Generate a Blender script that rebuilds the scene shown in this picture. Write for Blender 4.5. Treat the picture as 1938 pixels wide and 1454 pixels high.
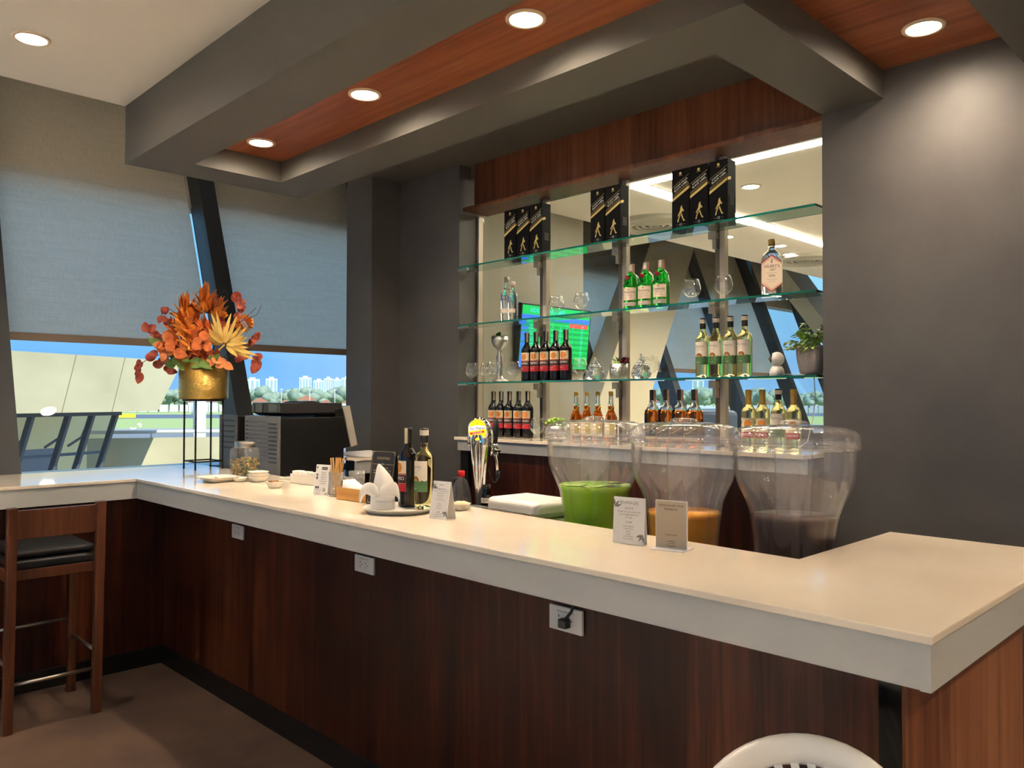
import bpy, bmesh, math, random
from mathutils import Vector, Matrix
random.seed(7)
sc = bpy.context.scene
for o in list(bpy.data.objects):
    bpy.data.objects.remove(o, do_unlink=True)
COL = sc.collection
R = math.radians
PI = math.pi

# ------------------------------------------------------------------ camera
cam_data = bpy.data.cameras.new('camera')
cam_data.sensor_fit = 'HORIZONTAL'; cam_data.sensor_width = 36.0
cam_data.lens = 1512.9 / 1938 * 36.0
cam_data.clip_start = 0.02; cam_data.clip_end = 6000
cam = bpy.data.objects.new('camera', cam_data); COL.objects.link(cam)
cam.matrix_world = (Matrix.Translation((0, 0, 1.55)) @ Matrix.Rotation(R(45.507), 4, 'Z') @
                    Matrix.Rotation(R(90 + 1.097), 4, 'X') @ Matrix.Rotation(R(0.104), 4, 'Z'))
sc.camera = cam

# ------------------------------------------------------------------ world, sun, exposure
w = bpy.data.worlds.new('sky'); sc.world = w; w.use_nodes = True
nt = w.node_tree; nt.nodes.clear()
tc = nt.nodes.new('ShaderNodeTexCoord'); sep = nt.nodes.new('ShaderNodeSeparateXYZ')
ramp = nt.nodes.new('ShaderNodeValToRGB'); bg = nt.nodes.new('ShaderNodeBackground'); out = nt.nodes.new('ShaderNodeOutputWorld')
nz = nt.nodes.new('ShaderNodeTexNoise'); nz.inputs['Scale'].default_value = 3.0; nz.inputs['Detail'].default_value = 5
mx = nt.nodes.new('ShaderNodeMix'); mx.data_type = 'RGBA'; mx.inputs[7].default_value = (.62, .80, .95, 1)
rm = nt.nodes.new('ShaderNodeMapRange'); rm.inputs[1].default_value = .55; rm.inputs[2].default_value = .75; rm.inputs[4].default_value = .35
nt.links.new(tc.outputs['Generated'], sep.inputs[0]); nt.links.new(sep.outputs['Z'], ramp.inputs[0])
nt.links.new(tc.outputs['Generated'], nz.inputs['Vector']); nt.links.new(nz.outputs['Fac'], rm.inputs[0])
nt.links.new(rm.outputs[0], mx.inputs[0]); nt.links.new(ramp.outputs[0], mx.inputs[6])
nt.links.new(mx.outputs[2], bg.inputs[0]); nt.links.new(bg.outputs[0], out.inputs[0])
e = ramp.color_ramp.elements
e[0].position = 0.0; e[0].color = (.25, .50, .84, 1)
e[1].position = 1.0; e[1].color = (.50, .62, .85, 1)
k = e.new(.045); k.color = (.18, .46, .88, 1)
k = e.new(.12); k.color = (.22, .58, .94, 1)
bg.inputs[1].default_value = 1.25
sun_d = bpy.data.lights.new('sun', 'SUN'); sun_d.energy = 6.2; sun_d.angle = R(.5); sun_d.color = (1, .95, .80)
sun = bpy.data.objects.new('sun', sun_d); COL.objects.link(sun)
sun.rotation_euler = Vector((.85, -.05, .85)).to_track_quat('Z', 'Y').to_euler()
sc.view_settings.view_transform = 'Standard'; sc.view_settings.look = 'None'
sc.view_settings.exposure = 0.0; sc.view_settings.gamma = 1.0; sc.view_settings.use_curve_mapping = False
try:
    sc.cycles.caustics_reflective = False; sc.cycles.caustics_refractive = False
    sc.cycles.sample_clamp_indirect = 60.0
    sc.cycles.max_bounces = 16; sc.cycles.transmission_bounces = 16; sc.cycles.transparent_max_bounces = 24
    sc.cycles.diffuse_bounces = 4; sc.cycles.glossy_bounces = 5
except Exception:
    pass

# ------------------------------------------------------------------ materials
def lin(c):
    def f(v):
        v /= 255.0
        return v / 12.92 if v <= .04045 else ((v + .055) / 1.055) ** 2.4
    return (f(c[0]), f(c[1]), f(c[2]), 1)
MATS = {}
def mat(name, c=(128, 128, 128), rough=.5, metal=0, spec=.5, trans=0, ior=1.45, em=None, est=0, sss=0, coat=0, noise=None, bump=None):
    if name in MATS: return MATS[name]
    m = bpy.data.materials.new(name); m.use_nodes = True; MATS[name] = m
    t = m.node_tree; b = t.nodes['Principled BSDF']
    b.inputs['Base Color'].default_value = lin(c); b.inputs['Roughness'].default_value = rough
    b.inputs['Metallic'].default_value = metal; b.inputs['Specular IOR Level'].default_value = spec
    b.inputs['Transmission Weight'].default_value = trans; b.inputs['IOR'].default_value = ior
    b.inputs['Coat Weight'].default_value = coat
    if sss:
        b.inputs['Subsurface Weight'].default_value = sss; b.inputs['Subsurface Radius'].default_value = (.02, .02, .02)
    if em:
        b.inputs['Emission Color'].default_value = lin(em); b.inputs['Emission Strength'].default_value = est
    if noise or bump:
        c0 = t.nodes.new('ShaderNodeTexCoord')
    if noise:      # (scale xyz, detail, second colour, low, high)
        mp = t.nodes.new('ShaderNodeMapping'); mp.inputs['Scale'].default_value = noise[0]
        n = t.nodes.new('ShaderNodeTexNoise'); n.inputs['Scale'].default_value = 1; n.inputs['Detail'].default_value = noise[1]
        r = t.nodes.new('ShaderNodeValToRGB'); r.color_ramp.elements[0].position = noise[3]; r.color_ramp.elements[1].position = noise[4]
        r.color_ramp.elements[0].color = lin(c); r.color_ramp.elements[1].color = lin(noise[2])
        t.links.new(c0.outputs['Object'], mp.inputs[0]); t.links.new(mp.outputs[0], n.inputs[0]); t.links.new(n.outputs[0], r.inputs[0])
        t.links.new(r.outputs[0], b.inputs['Base Color'])
    if bump:       # (scale xyz, strength, distance, detail)
        mp = t.nodes.new('ShaderNodeMapping'); mp.inputs['Scale'].default_value = bump[0]
        n = t.nodes.new('ShaderNodeTexNoise'); n.inputs['Scale'].default_value = 1; n.inputs['Detail'].default_value = bump[3]
        bp = t.nodes.new('ShaderNodeBump'); bp.inputs['Strength'].default_value = bump[1]; bp.inputs['Distance'].default_value = bump[2]
        t.links.new(c0.outputs['Object'], mp.inputs[0]); t.links.new(mp.outputs[0], n.inputs[0]); t.links.new(n.outputs[0], bp.inputs['Height'])
        t.links.new(bp.outputs[0], b.inputs['Normal'])
    return m
def wood(name, grain, c1, c2, c3, rough=.38, plank=.32):
    """veneer with long grain along one axis and boards of slightly different tone"""
    m = bpy.data.materials.new(name); m.use_nodes = True; MATS[name] = m
    t = m.node_tree; b = t.nodes['Principled BSDF']; b.inputs['Roughness'].default_value = rough; b.inputs['Specular IOR Level'].default_value = .28
    N = t.nodes.new; L = t.links.new
    c0 = N('ShaderNodeTexCoord'); mp = N('ShaderNodeMapping')
    sx = {'x': (1.3, 34, 34), 'z': (34, 34, 1.3)}[grain]; mp.inputs['Scale'].default_value = sx
    n1 = N('ShaderNodeTexNoise'); n1.inputs['Scale'].default_value = 1; n1.inputs['Detail'].default_value = 6; n1.inputs['Roughness'].default_value = .65; n1.inputs['Distortion'].default_value = .6
    mp2 = N('ShaderNodeMapping'); mp2.inputs['Scale'].default_value = tuple(v * .13 if v > 2 else v * .45 for v in sx)
    n2 = N('ShaderNodeTexNoise'); n2.inputs['Scale'].default_value = 1; n2.inputs['Detail'].default_value = 3; n2.inputs['Distortion'].default_value = 1.2
    s = N('ShaderNodeSeparateXYZ'); ad = N('ShaderNodeMath'); ad.operation = 'ADD'
    dv = N('ShaderNodeMath'); dv.operation = 'DIVIDE'; dv.inputs[1].default_value = plank
    fl = N('ShaderNodeMath'); fl.operation = 'FLOOR'; wn = N('ShaderNodeTexWhiteNoise'); wn.noise_dimensions = '1D'
    L(c0.outputs['Object'], mp.inputs[0]); L(mp.outputs[0], n1.inputs[0]); L(c0.outputs['Object'], mp2.inputs[0]); L(mp2.outputs[0], n2.inputs[0])
    L(c0.outputs['Object'], s.inputs[0])
    if grain == 'z': L(s.outputs[0], ad.inputs[0]); L(s.outputs[1], ad.inputs[1])
    else: L(s.outputs[1], ad.inputs[0]); L(s.outputs[2], ad.inputs[1])
    L(ad.outputs[0], dv.inputs[0]); L(dv.outputs[0], fl.inputs[0]); L(fl.outputs[0], wn.inputs['W'])
    a1 = N('ShaderNodeMath'); a1.operation = 'MULTIPLY'; a1.inputs[1].default_value = .5; L(n1.outputs[0], a1.inputs[0])
    a2 = N('ShaderNodeMath'); a2.operation = 'MULTIPLY_ADD'; a2.inputs[1].default_value = .38; L(n2.outputs[0], a2.inputs[0]); L(a1.outputs[0], a2.inputs[2])
    a3 = N('ShaderNodeMath'); a3.operation = 'MULTIPLY_ADD'; a3.inputs[1].default_value = .14; L(wn.outputs[0], a3.inputs[0]); L(a2.outputs[0], a3.inputs[2])
    r = N('ShaderNodeValToRGB'); el = r.color_ramp.elements
    el[0].position = .36; el[0].color = lin(c1); el[1].position = .66; el[1].color = lin(c3); k = el.new(.5); k.color = lin(c2)
    L(a3.outputs[0], r.inputs[0]); L(r.outputs[0], b.inputs['Base Color'])
    return m
def thin(name, tint=(1, 1, 1), ior=1.5, rough=.02, edge=0.0, haze=0.0, start=.45):
    """thin clear sheet: clear straight through, Fresnel reflection, a little denser at grazing angles"""
    m = bpy.data.materials.new(name); m.use_nodes = True; MATS[name] = m
    t = m.node_tree; t.nodes.clear(); N = t.nodes.new; L = t.links.new
    o = N('ShaderNodeOutputMaterial'); tr = N('ShaderNodeBsdfTransparent'); gl = N('ShaderNodeBsdfGlossy'); gl.inputs['Roughness'].default_value = rough
    mixs = N('ShaderNodeMixShader'); ge = N('ShaderNodeNewGeometry'); dp = N('ShaderNodeVectorMath'); dp.operation = 'DOT_PRODUCT'
    L(ge.outputs['Normal'], dp.inputs[0]); L(ge.outputs['Incoming'], dp.inputs[1])
    def M_(op, a_, b_=None):
        n_ = N('ShaderNodeMath'); n_.operation = op
        for i_, v_ in enumerate((a_, b_)):
            if v_ is None: continue
            if isinstance(v_, (int, float)): n_.inputs[i_].default_value = v_
            else: L(v_, n_.inputs[i_])
        return n_.outputs[0]
    f0 = ((ior - 1) / (ior + 1)) ** 2
    fr_o = M_('ADD', M_('MULTIPLY', M_('POWER', M_('SUBTRACT', 1.0, M_('ABSOLUTE', dp.outputs['Value'])), 5.0), .9 * (1 - f0)), f0)
    lw = N('ShaderNodeLayerWeight'); lw.inputs[0].default_value = .35; rp = N('ShaderNodeValToRGB')
    rp.color_ramp.elements[0].position = start; rp.color_ramp.elements[0].color = (*tint, 1)
    rp.color_ramp.elements[1].position = 1; rp.color_ramp.elements[1].color = tuple(v * (1 - edge) for v in tint) + (1,)
    L(lw.outputs['Facing'], rp.inputs[0]); L(rp.outputs[0], tr.inputs[0])
    if haze:      # slightly milky sheet
        tlu = N('ShaderNodeBsdfTranslucent'); tlu.inputs[0].default_value = (.9, .88, .88, 1); dfu = N('ShaderNodeBsdfDiffuse'); dfu.inputs[0].default_value = (.9, .88, .88, 1)
        m1 = N('ShaderNodeMixShader'); m1.inputs[0].default_value = .5; m2 = N('ShaderNodeMixShader'); m2.inputs[0].default_value = haze
        L(tlu.outputs[0], m1.inputs[1]); L(dfu.outputs[0], m1.inputs[2]); L(tr.outputs[0], m2.inputs[1]); L(m1.outputs[0], m2.inputs[2]); tr = m2
    L(fr_o, mixs.inputs[0]); L(tr.outputs[0], mixs.inputs[1]); L(gl.outputs[0], mixs.inputs[2]); L(mixs.outputs[0], o.inputs[0])
    return m

white_stone = mat('white_stone', (220, 207, 186), .055, noise=((2.2, 2.2, 2.2), 5, (229, 218, 199), .35, .7))
white_paint = mat('white_apron_paint', (170, 171, 167), .4)
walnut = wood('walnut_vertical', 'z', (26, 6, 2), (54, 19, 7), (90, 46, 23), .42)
walnut_x = wood('walnut_horizontal', 'x', (100, 48, 25), (136, 74, 43), (162, 100, 64), .42, .6)
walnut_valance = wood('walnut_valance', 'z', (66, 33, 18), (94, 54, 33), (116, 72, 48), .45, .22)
charcoal = mat('charcoal_paint', (79, 77, 76), .5, noise=((3, 3, 3), 6, (86, 84, 82), .4, .65))
soffit_paint = mat('soffit_paint', (90, 88, 82), .6)
void_paint = mat('dark_void_paint', (80, 77, 70), .7)
ceiling_white = mat('ceiling_white', (236, 230, 220), .8)
carpet = mat('carpet', (62, 45, 34), .95, noise=((1.6, 1.6, 1), 8, (84, 63, 48), .4, .62), bump=((160, 160, 160), .3, .004, 3))
pale_bounce_tile = mat('pale_bounce_tile', (222, 214, 200), .3)
black_kick = mat('black_kick', (12, 12, 12), .4)
black_metal = mat('black_metal', (20, 21, 22), .38)
mullion_mat = mat('mullion_grey', (44, 48, 52), .45)
steel = mat('brushed_steel', (176, 172, 164), .3, 1)
chrome = mat('chrome', (215, 213, 210), .07, 1)
pane = thin('window_glass', (.96, .99, 1.0), 1.45, .01)
clear_sheet = thin('clear_partition_glass', (.95, .985, .97), 1.35, .01)
clear_plastic = thin('clear_plastic', (.99, .985, .99), 1.6, .035, .42, .055)
lid_plastic = thin('lid_plastic', (.985, .975, .98), 1.75, .05, .35, .13)
goblet_glass = thin('goblet_glass', (.99, .99, .99), 1.75, .015, .85, .004, .62)
jar_glass = thin('jar_glass', (.96, .975, .98), 1.6, .03, .5, .07)
shelf_glass = mat('shelf_glass', (214, 240, 232), .01, trans=1, ior=1.5)
shelf_edge = mat('shelf_glass_edge', (20, 120, 105), .12, trans=.35, ior=1.5)
crystal = mat('crystal', (252, 252, 252), .0, trans=1, ior=1.5)
paper = mat('white_paper', (232, 229, 224), .6)
ink = mat('black_ink', (35, 33, 32), .7)
ink_grey = mat('grey_ink', (128, 124, 118), .7)
ink_soft = mat('soft_ink', (165, 162, 154), .7)
ceramic = mat('white_ceramic', (226, 219, 205), .15)
gold_ink = mat('gold_ink', (206, 180, 110), .35, .5)

# ------------------------------------------------------------------ mesh builder
_tx = {}
def text_geo(s, italic=False, spacing=1.0):
    key = (s, italic, spacing)
    if key in _tx: return _tx[key]
    cu = bpy.data.curves.new('t', 'FONT'); cu.body = s; cu.size = 1; cu.resolution_u = 2; cu.space_character = spacing
    cu.align_x = 'CENTER'; cu.align_y = 'CENTER'
    if italic: cu.shear = .3
    ob = bpy.data.objects.new('t', cu); COL.objects.link(ob)
    dg = bpy.context.evaluated_depsgraph_get(); me = bpy.data.meshes.new_from_object(ob.evaluated_get(dg))
    vs = [(v.co.x, v.co.y) for v in me.vertices]; fs = [tuple(p.vertices) for p in me.polygons]
    bpy.data.objects.remove(ob); bpy.data.curves.remove(cu); bpy.data.meshes.remove(me)
    w_ = (max(v[0] for v in vs) - min(v[0] for v in vs)) if vs else 1
    _tx[key] = (vs, fs, w_); return _tx[key]

class MB:
    def __init__(s): s.v = []; s.f = []; s.m = []; s.s = []
    def add(s, vs, fs, mi=0, smooth=False):
        b = len(s.v); s.v += [tuple(p) for p in vs]
        for f in fs: s.f.append(tuple(i + b for i in f)); s.m.append(mi); s.s.append(smooth)
        return s
    def box(s, x0, y0, z0, x1, y1, z1, mi=0):
        return s.add([(x0, y0, z0), (x1, y0, z0), (x1, y1, z0), (x0, y1, z0), (x0, y0, z1), (x1, y0, z1), (x1, y1, z1), (x0, y1, z1)],
                     [(0, 3, 2, 1), (4, 5, 6, 7), (0, 1, 5, 4), (1, 2, 6, 5), (2, 3, 7, 6), (3, 0, 4, 7)], mi)
    def hexa(s, p, mi=0):     # 8 points: bottom ring, top ring
        return s.add(p, [(0, 3, 2, 1), (4, 5, 6, 7), (0, 1, 5, 4), (1, 2, 6, 5), (2, 3, 7, 6), (3, 0, 4, 7)], mi)
    def prism(s, poly, a, b, axis='y', mi=0):
        def P(u, v, d): return {'y': (u, d, v), 'x': (d, u, v), 'z': (u, v, d)}[axis]
        n = len(poly); vs = [P(u, v, a) for u, v in poly] + [P(u, v, b) for u, v in poly]
        fs = [tuple(range(n)), tuple(reversed(range(n, 2 * n)))] + [(i, i + n, (i + 1) % n + n, (i + 1) % n) for i in range(n)]
        return s.add(vs, fs, mi)
    def lathe(s, prof, n=28, c=(0, 0, 0), mi=0, smooth=True, lobes=0, amp=None, sq=0):
        vs = []; fs = []
        for k, (r, z) in enumerate(prof):
            for i in range(n):
                a = 2 * PI * i / n; rr = r
                if lobes: rr = r * (1 + (amp[k] if isinstance(amp, (list, tuple)) else amp) * (2 * abs(math.cos(lobes * a / 2)) ** .75 - 1))
                if sq: q = (abs(math.cos(a)) ** sq + abs(math.sin(a)) ** sq) ** (-1 / sq); rr = r * q
                vs.append((c[0] + rr * math.cos(a), c[1] + rr * math.sin(a), c[2] + z))
        for k in range(len(prof) - 1):
            for i in range(n):
                j = (i + 1) % n; fs.append((k * n + i, k * n + j, (k + 1) * n + j, (k + 1) * n + i))
        if prof[0][0] > 1e-6 and not (abs(prof[0][0] - prof[-1][0]) < 1e-9 and abs(prof[0][1] - prof[-1][1]) < 1e-9): pass
        s.add(vs, fs, mi, smooth); return s
    def solid(s, prof, **k):   # closed lathe: capped with zero-radius ends
        p = list(prof)
        if p[0][0] > 1e-5: p = [(1e-5, p[0][1])] + p
        if p[-1][0] > 1e-5: p = p + [(1e-5, p[-1][1])]
        return s.lathe(p, **k)
    def tube(s, pts, r, n=8, mi=0, smooth=True, closed=False):
        pts = [Vector(p) for p in pts]; m = len(pts); rs = r if isinstance(r, (list, tuple)) else [r] * m
        vs = []; fs = []; up = Vector((0, 0, 1)); prev = None
        for k in range(m):
            if closed: d = pts[(k + 1) % m] - pts[k - 1]
            else: d = pts[min(k + 1, m - 1)] - pts[max(k - 1, 0)]
            if d.length < 1e-9: d = Vector((0, 0, 1))
            d.normalize()
            if prev is None:
                a = d.cross(up) if abs(d.dot(up)) < .95 else d.cross(Vector((1, 0, 0)))
            else: a = prev - d * prev.dot(d)
            a.normalize(); prev = a; b = d.cross(a)
            for i in range(n):
                t = 2 * PI * i / n; vs.append(pts[k] + (a * math.cos(t) + b * math.sin(t)) * rs[k])
        for k in range(m if closed else m - 1):
            for i in range(n):
                j = (i + 1) % n; q = (k + 1) % m; fs.append((k * n + i, k * n + j, q * n + j, q * n + i))
        if not closed: fs += [tuple(reversed(range(n))), tuple(range((m - 1) * n, m * n))]
        return s.add(vs, fs, mi, smooth)
    def ball(s, c, r, nu=12, nv=8, mi=0, smooth=True, jit=0):
        r = r if isinstance(r, (tuple, list)) else (r, r, r); vs = []; fs = []
        for j in range(nv + 1):
            ph = PI * j / nv
            for i in range(nu):
                t = 2 * PI * i / nu; q = 1 + (random.uniform(-jit, jit) if 0 < j < nv else 0)
                vs.append((c[0] + q * r[0] * math.sin(ph) * math.cos(t), c[1] + q * r[1] * math.sin(ph) * math.sin(t), c[2] + q * r[2] * math.cos(ph)))
        for j in range(nv):
            for i in range(nu):
                k = (i + 1) % nu; fs.append((j * nu + i, (j + 1) * nu + i, (j + 1) * nu + k, j * nu + k))
        return s.add(vs, fs, mi, smooth)
    def xf(s, M, start=0):
        for i in range(start, len(s.v)): s.v[i] = tuple(M @ Vector(s.v[i]))
        return s
    def text(s, st, size, fn, mi=0, italic=False, spacing=1.0, width=None, dx=0, dy=0, rot=0):
        vs, fs, w_ = text_geo(st, italic, spacing); k = size
        if width and w_ * k > width: k = width / w_
        c_, s_ = math.cos(rot), math.sin(rot)
        return s.add([fn(dx + (x * c_ - y * s_) * k, dy + (x * s_ + y * c_) * k) for x, y in vs], fs, mi)
    def poly(s, pts, fn, mi=0):
        if getattr(fn, 'curved', 0):
            xa, xb = min(p[0] for p in pts), max(p[0] for p in pts); n = max(1, int((xb - xa) / .004)); m = len(pts)
            def span(x):
                ys = []
                for i in range(m):
                    (x0, y0), (x1, y1) = pts[i], pts[(i + 1) % m]
                    if abs(x1 - x0) < 1e-9:
                        if abs(x - x0) < 1e-7: ys += [y0, y1]
                    elif min(x0, x1) - 1e-9 <= x <= max(x0, x1) + 1e-9: ys.append(y0 + (y1 - y0) * (x - x0) / (x1 - x0))
                return (min(ys), max(ys)) if ys else (0, 0)
            for k in range(n):
                x0, x1 = xa + (xb - xa) * k / n, xa + (xb - xa) * (k + 1) / n; a, b = span(x0); c, d = span(x1)
                s.add([fn(x0, a), fn(x1, c), fn(x1, d), fn(x0, b)], [(0, 1, 2, 3)], mi)
            return s
        return s.add([fn(x, y) for x, y in pts], [tuple(range(len(pts)))], mi)
    def mesh(s, name, mats):
        me = bpy.data.meshes.new(name); me.from_pydata(s.v, [], s.f)
        for m in (mats if isinstance(mats, (list, tuple)) else [mats]): me.materials.append(m)
        for p, mi, sm in zip(me.polygons, s.m, s.s): p.material_index = mi; p.use_smooth = sm
        me.validate(); me.update(); return me
    def build(s, name, mats, parent=None, loc=(0, 0, 0), bevel=0, seg=2, weld=False, label=None, recalc=False):
        me = s.mesh(name, mats)
        if weld or recalc:
            bm = bmesh.new(); bm.from_mesh(me)
            if weld: bmesh.ops.remove_doubles(bm, verts=bm.verts, dist=1e-5)
            bmesh.ops.recalc_face_normals(bm, faces=bm.faces); bm.to_mesh(me); bm.free()
        o = bpy.data.objects.new(name, me); COL.objects.link(o); o.location = loc
        if parent: o.parent = parent
        if bevel:
            md = o.modifiers.new('bevel', 'BEVEL'); md.width = bevel; md.segments = seg; md.limit_method = 'ANGLE'
        if label: o['label'] = label
        return o
def tag(o, label, cat, group=None):
    o['label'] = label; o['category'] = cat
    if group: o['group'] = group
    return o
def thing(name, label, cat, loc=(0, 0, 0), rz=0, group=None):
    o = bpy.data.objects.new(name, None); COL.objects.link(o); o.location = loc; o.rotation_euler = (0, 0, rz)
    o.empty_display_size = .05
    return tag(o, label, cat, group)
def lamp_mat(name, c, est, power=1.5):
    m = mat(name, c, .5); t = m.node_tree; b = t.nodes['Principled BSDF']; ge = t.nodes.new('ShaderNodeNewGeometry'); dp = t.nodes.new('ShaderNodeVectorMath'); dp.operation = 'DOT_PRODUCT'
    ab = t.nodes.new('ShaderNodeMath'); ab.operation = 'ABSOLUTE'; pw = t.nodes.new('ShaderNodeMath'); pw.operation = 'POWER'; pw.inputs[1].default_value = power; ml = t.nodes.new('ShaderNodeMath'); ml.operation = 'MULTIPLY'; ml.inputs[1].default_value = est
    t.links.new(ge.outputs['True Normal'], dp.inputs[0]); t.links.new(ge.outputs['Incoming'], dp.inputs[1]); t.links.new(dp.outputs['Value'], ab.inputs[0]); t.links.new(ab.outputs[0], pw.inputs[0]); t.links.new(pw.outputs[0], ml.inputs[0])
    b.inputs['Emission Color'].default_value = lin(c); t.links.new(ml.outputs[0], b.inputs['Emission Strength']); return m
def struct(o): o['kind'] = 'structure'; return o
def dup(root, loc, rz=None, label=None, group=None, scale=None):
    r = root.copy(); COL.objects.link(r); r.location = loc
    if rz is not None: r.rotation_euler = (0, 0, rz)
    if scale: r.scale = (scale,) * 3
    if label: r['label'] = label
    if group: r['group'] = group
    for ch in list(root.children):
        c = ch.copy(); COL.objects.link(c); c.parent = r
        for g in list(ch.children):
            d = g.copy(); COL.objects.link(d); d.parent = c
    return r
def flat(o, u, v, nrm=0.0004):
    o = Vector(o); u = Vector(u).normalized(); v = Vector(v).normalized(); n = u.cross(v) * nrm
    return lambda x, y: o + u * x + v * y + n
def cyl(r, a0=-PI / 2, z0=0, c=(0, 0)):
    """wrap label coordinates round an upright cylinder, x to the right as seen from outside"""
    def fn(x, y): return (c[0] + r * math.cos(a0 + x / r), c[1] + r * math.sin(a0 + x / r), z0 + y)
    fn.curved = 1
    return fn
def wrap_quad(b, r, w, z0, z1, a0=-PI / 2, mi=0, n=10, c=(0, 0)):
    vs = []; fs = []
    for i in range(n + 1):
        a = a0 + (-w / 2 + w * i / n) / r
        for z in (z0, z1): vs.append((c[0] + r * math.cos(a), c[1] + r * math.sin(a), z))
    for i in range(n): fs.append((2 * i, 2 * i + 2, 2 * i + 3, 2 * i + 1))
    return b.add(vs, fs, mi, True)

# ================================================================== SETTING
def fx(z, off=0.0): return -5.45 - .38 * (z - 1.1) - off        # room face of the leaning facade
def slab(b, y0, y1, z0, z1, o0, o1, mi=0):
    b.hexa([(fx(z0, o1), y0, z0), (fx(z0, o0), y0, z0), (fx(z0, o0), y1, z0), (fx(z0, o1), y1, z0),
            (fx(z1, o1), y0, z1), (fx(z1, o0), y0, z1), (fx(z1, o0), y1, z1), (fx(z1, o1), y1, z1)], mi)
struct(MB().box(-7.2, .35, -.2, 4.6, 3.72, 0).build('floor', carpet))
struct(MB().box(-7.2, 3.72, -.2, 4.6, 13.6, 0).build('floor', pale_bounce_tile))  # lounge floor made pale to bounce light up to its ceiling
struct(MB().box(-7.2, -4.6, -.2, 4.6, .35, 0).build('floor', pale_bounce_tile))  # unseen floor, made pale so it bounces light onto the white ceiling
b = MB().box(-4.6, -4.6, 3.155, 4.6, 1.545, 3.3)
struct(b.build('ceiling', ceiling_white))
struct(MB().box(1.0, 1.545, 3.155, 4.6, 3.5, 3.3).build('ceiling', ceiling_white))
b = MB().box(-4.65, 3.74, 3.155, .3, 13.6, 3.3)
struct(b.build('ceiling', ceiling_white))
struct(MB().box(-7.0, -4.8, 3.95, 4.8, 13.8, 4.1).build('ceiling_roof_slab', void_paint))
struct(MB().box(-4.75, 2.60, 3.13, -.5, 3.72, 3.2).build('ceiling_void', void_paint))
# walls
b = MB().box(-1.575, 3.5, 0, 4.6, 3.72, 3.3)
b.box(-4.73, 3.5, 0, -4.07, 3.72, 3.3)
b.box(-4.07, 3.60, 3.05, -1.575, 3.72, 3.3)
struct(b.build('wall_back', charcoal))
struct(MB().box(-5.05, 3.25, 0, -4.73, 3.72, 3.3).build('wall_left', charcoal))
struct(MB().box(4.5, -4.6, 0, 4.7, 3.5, 3.3).build('wall_right', mat('warm_wall', (190, 180, 165), .7)))
struct(MB().box(-6.6, -4.8, 0, 4.7, -4.6, .45).box(-6.6, -4.8, 3.1, 4.7, -4.6, 3.95).box(-6.6, -4.8, .45, -4.4, -4.6, 3.1).box(4.4, -4.8, .45, 4.7, -4.6, 3.1).build('wall_front', MATS['warm_wall']))
wdw = bpy.data.objects.new('window_20', None); COL.objects.link(wdw); struct(wdw)  # unseen window added behind the viewer for bluish daylight fill
MB().box(-4.4, -4.71, .45, 4.4, -4.70, 3.1).build('pane', pane, wdw)
b = MB()
for k in range(7): b.box(-4.4 + k * 8.74 / 6, -4.76, .45, -4.34 + k * 8.74 / 6, -4.66, 3.1)
b.build('mullion', mullion_mat, wdw)
grey_far = mat('grey_far_wall', (150, 146, 132), .7)
struct(MB().box(-4.85, 3.74, 0, -4.65, 5.46, 3.95).build('wall_adjoining', grey_far))
struct(MB().box(.3, 3.72, 0, .5, 13.6, 3.95).build('wall_adjoining_right', grey_far))
struct(MB().box(-5.4, 13.4, 0, .3, 13.6, 3.95).build('wall_adjoining_end', grey_far))
# facade: low wall, spandrel above the glazing
b = MB(); slab(b, -4.6, 13.6, 0, .98, .05, .30)
struct(b.build('wall_facade_base', mullion_mat))
b = MB(); slab(b, -4.6, 13.6, 3.09, 4.0, .2, .4)
struct(b.build('wall_facade_spandrel', mat('spandrel_white', (200, 194, 180), .8)))  # hidden band made white to bounce room light back through the shades
b = MB().box(-5.78, -4.6, 1.0, -5.46, 3.25, 1.085)
struct(b.build('trim_1', mat('granite_sill', (58, 60, 66), .2, noise=((60, 60, 60), 3, (130, 135, 150), .5, .72))))
# windows: pane + mullion each
edges = [-4.86, -3.33, -1.80, -.27, 1.26, 2.79, 4.32, 5.48, 7.01, 8.54, 10.06, 11.72, 13.2]
for i, y in enumerate(edges):
    wdw = bpy.data.objects.new('window_%d' % (i + 1), None); COL.objects.link(wdw); struct(wdw)
    b = MB(); slab(b, y - .13, y, .5, 3.95, 0, .22); b.build('mullion', mullion_mat, wdw)
    y1 = edges[i + 1] - .13 if i + 1 < len(edges) else y + .2
    b = MB(); slab(b, y, y1, .98, 3.09, .20, .208); b.build('pane', pane, wdw)
    b = MB(); slab(b, y, y1, .98, 1.03, .12, .22); b.build('window_frame', mullion_mat, wdw)
# roller shades hang in the slope, between the mullions
shade_m = bpy.data.materials.new('shade_fabric'); shade_m.use_nodes = True
t = shade_m.node_tree; t.nodes.clear(); N = t.nodes.new; L = t.links.new
o_ = N('ShaderNodeOutputMaterial'); df = N('ShaderNodeBsdfDiffuse'); tl = N('ShaderNodeBsdfTranslucent'); ms = N('ShaderNodeMixShader'); ms.inputs[0].default_value = .88
c0 = N('ShaderNodeTexCoord'); cols = []
for scl in ((14, 14, 420), (420, 420, 14)):
    mp = N('ShaderNodeMapping'); mp.inputs['Scale'].default_value = (scl[0] * .1, scl[1] if scl[1] > 100 else scl[1] * .25, scl[2]); n = N('ShaderNodeTexNoise'); n.inputs['Scale'].default_value = 1; n.inputs['Detail'].default_value = 3
    L(c0.outputs['Object'], mp.inputs[0]); L(mp.outputs[0], n.inputs[0]); cols.append(n)
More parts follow.
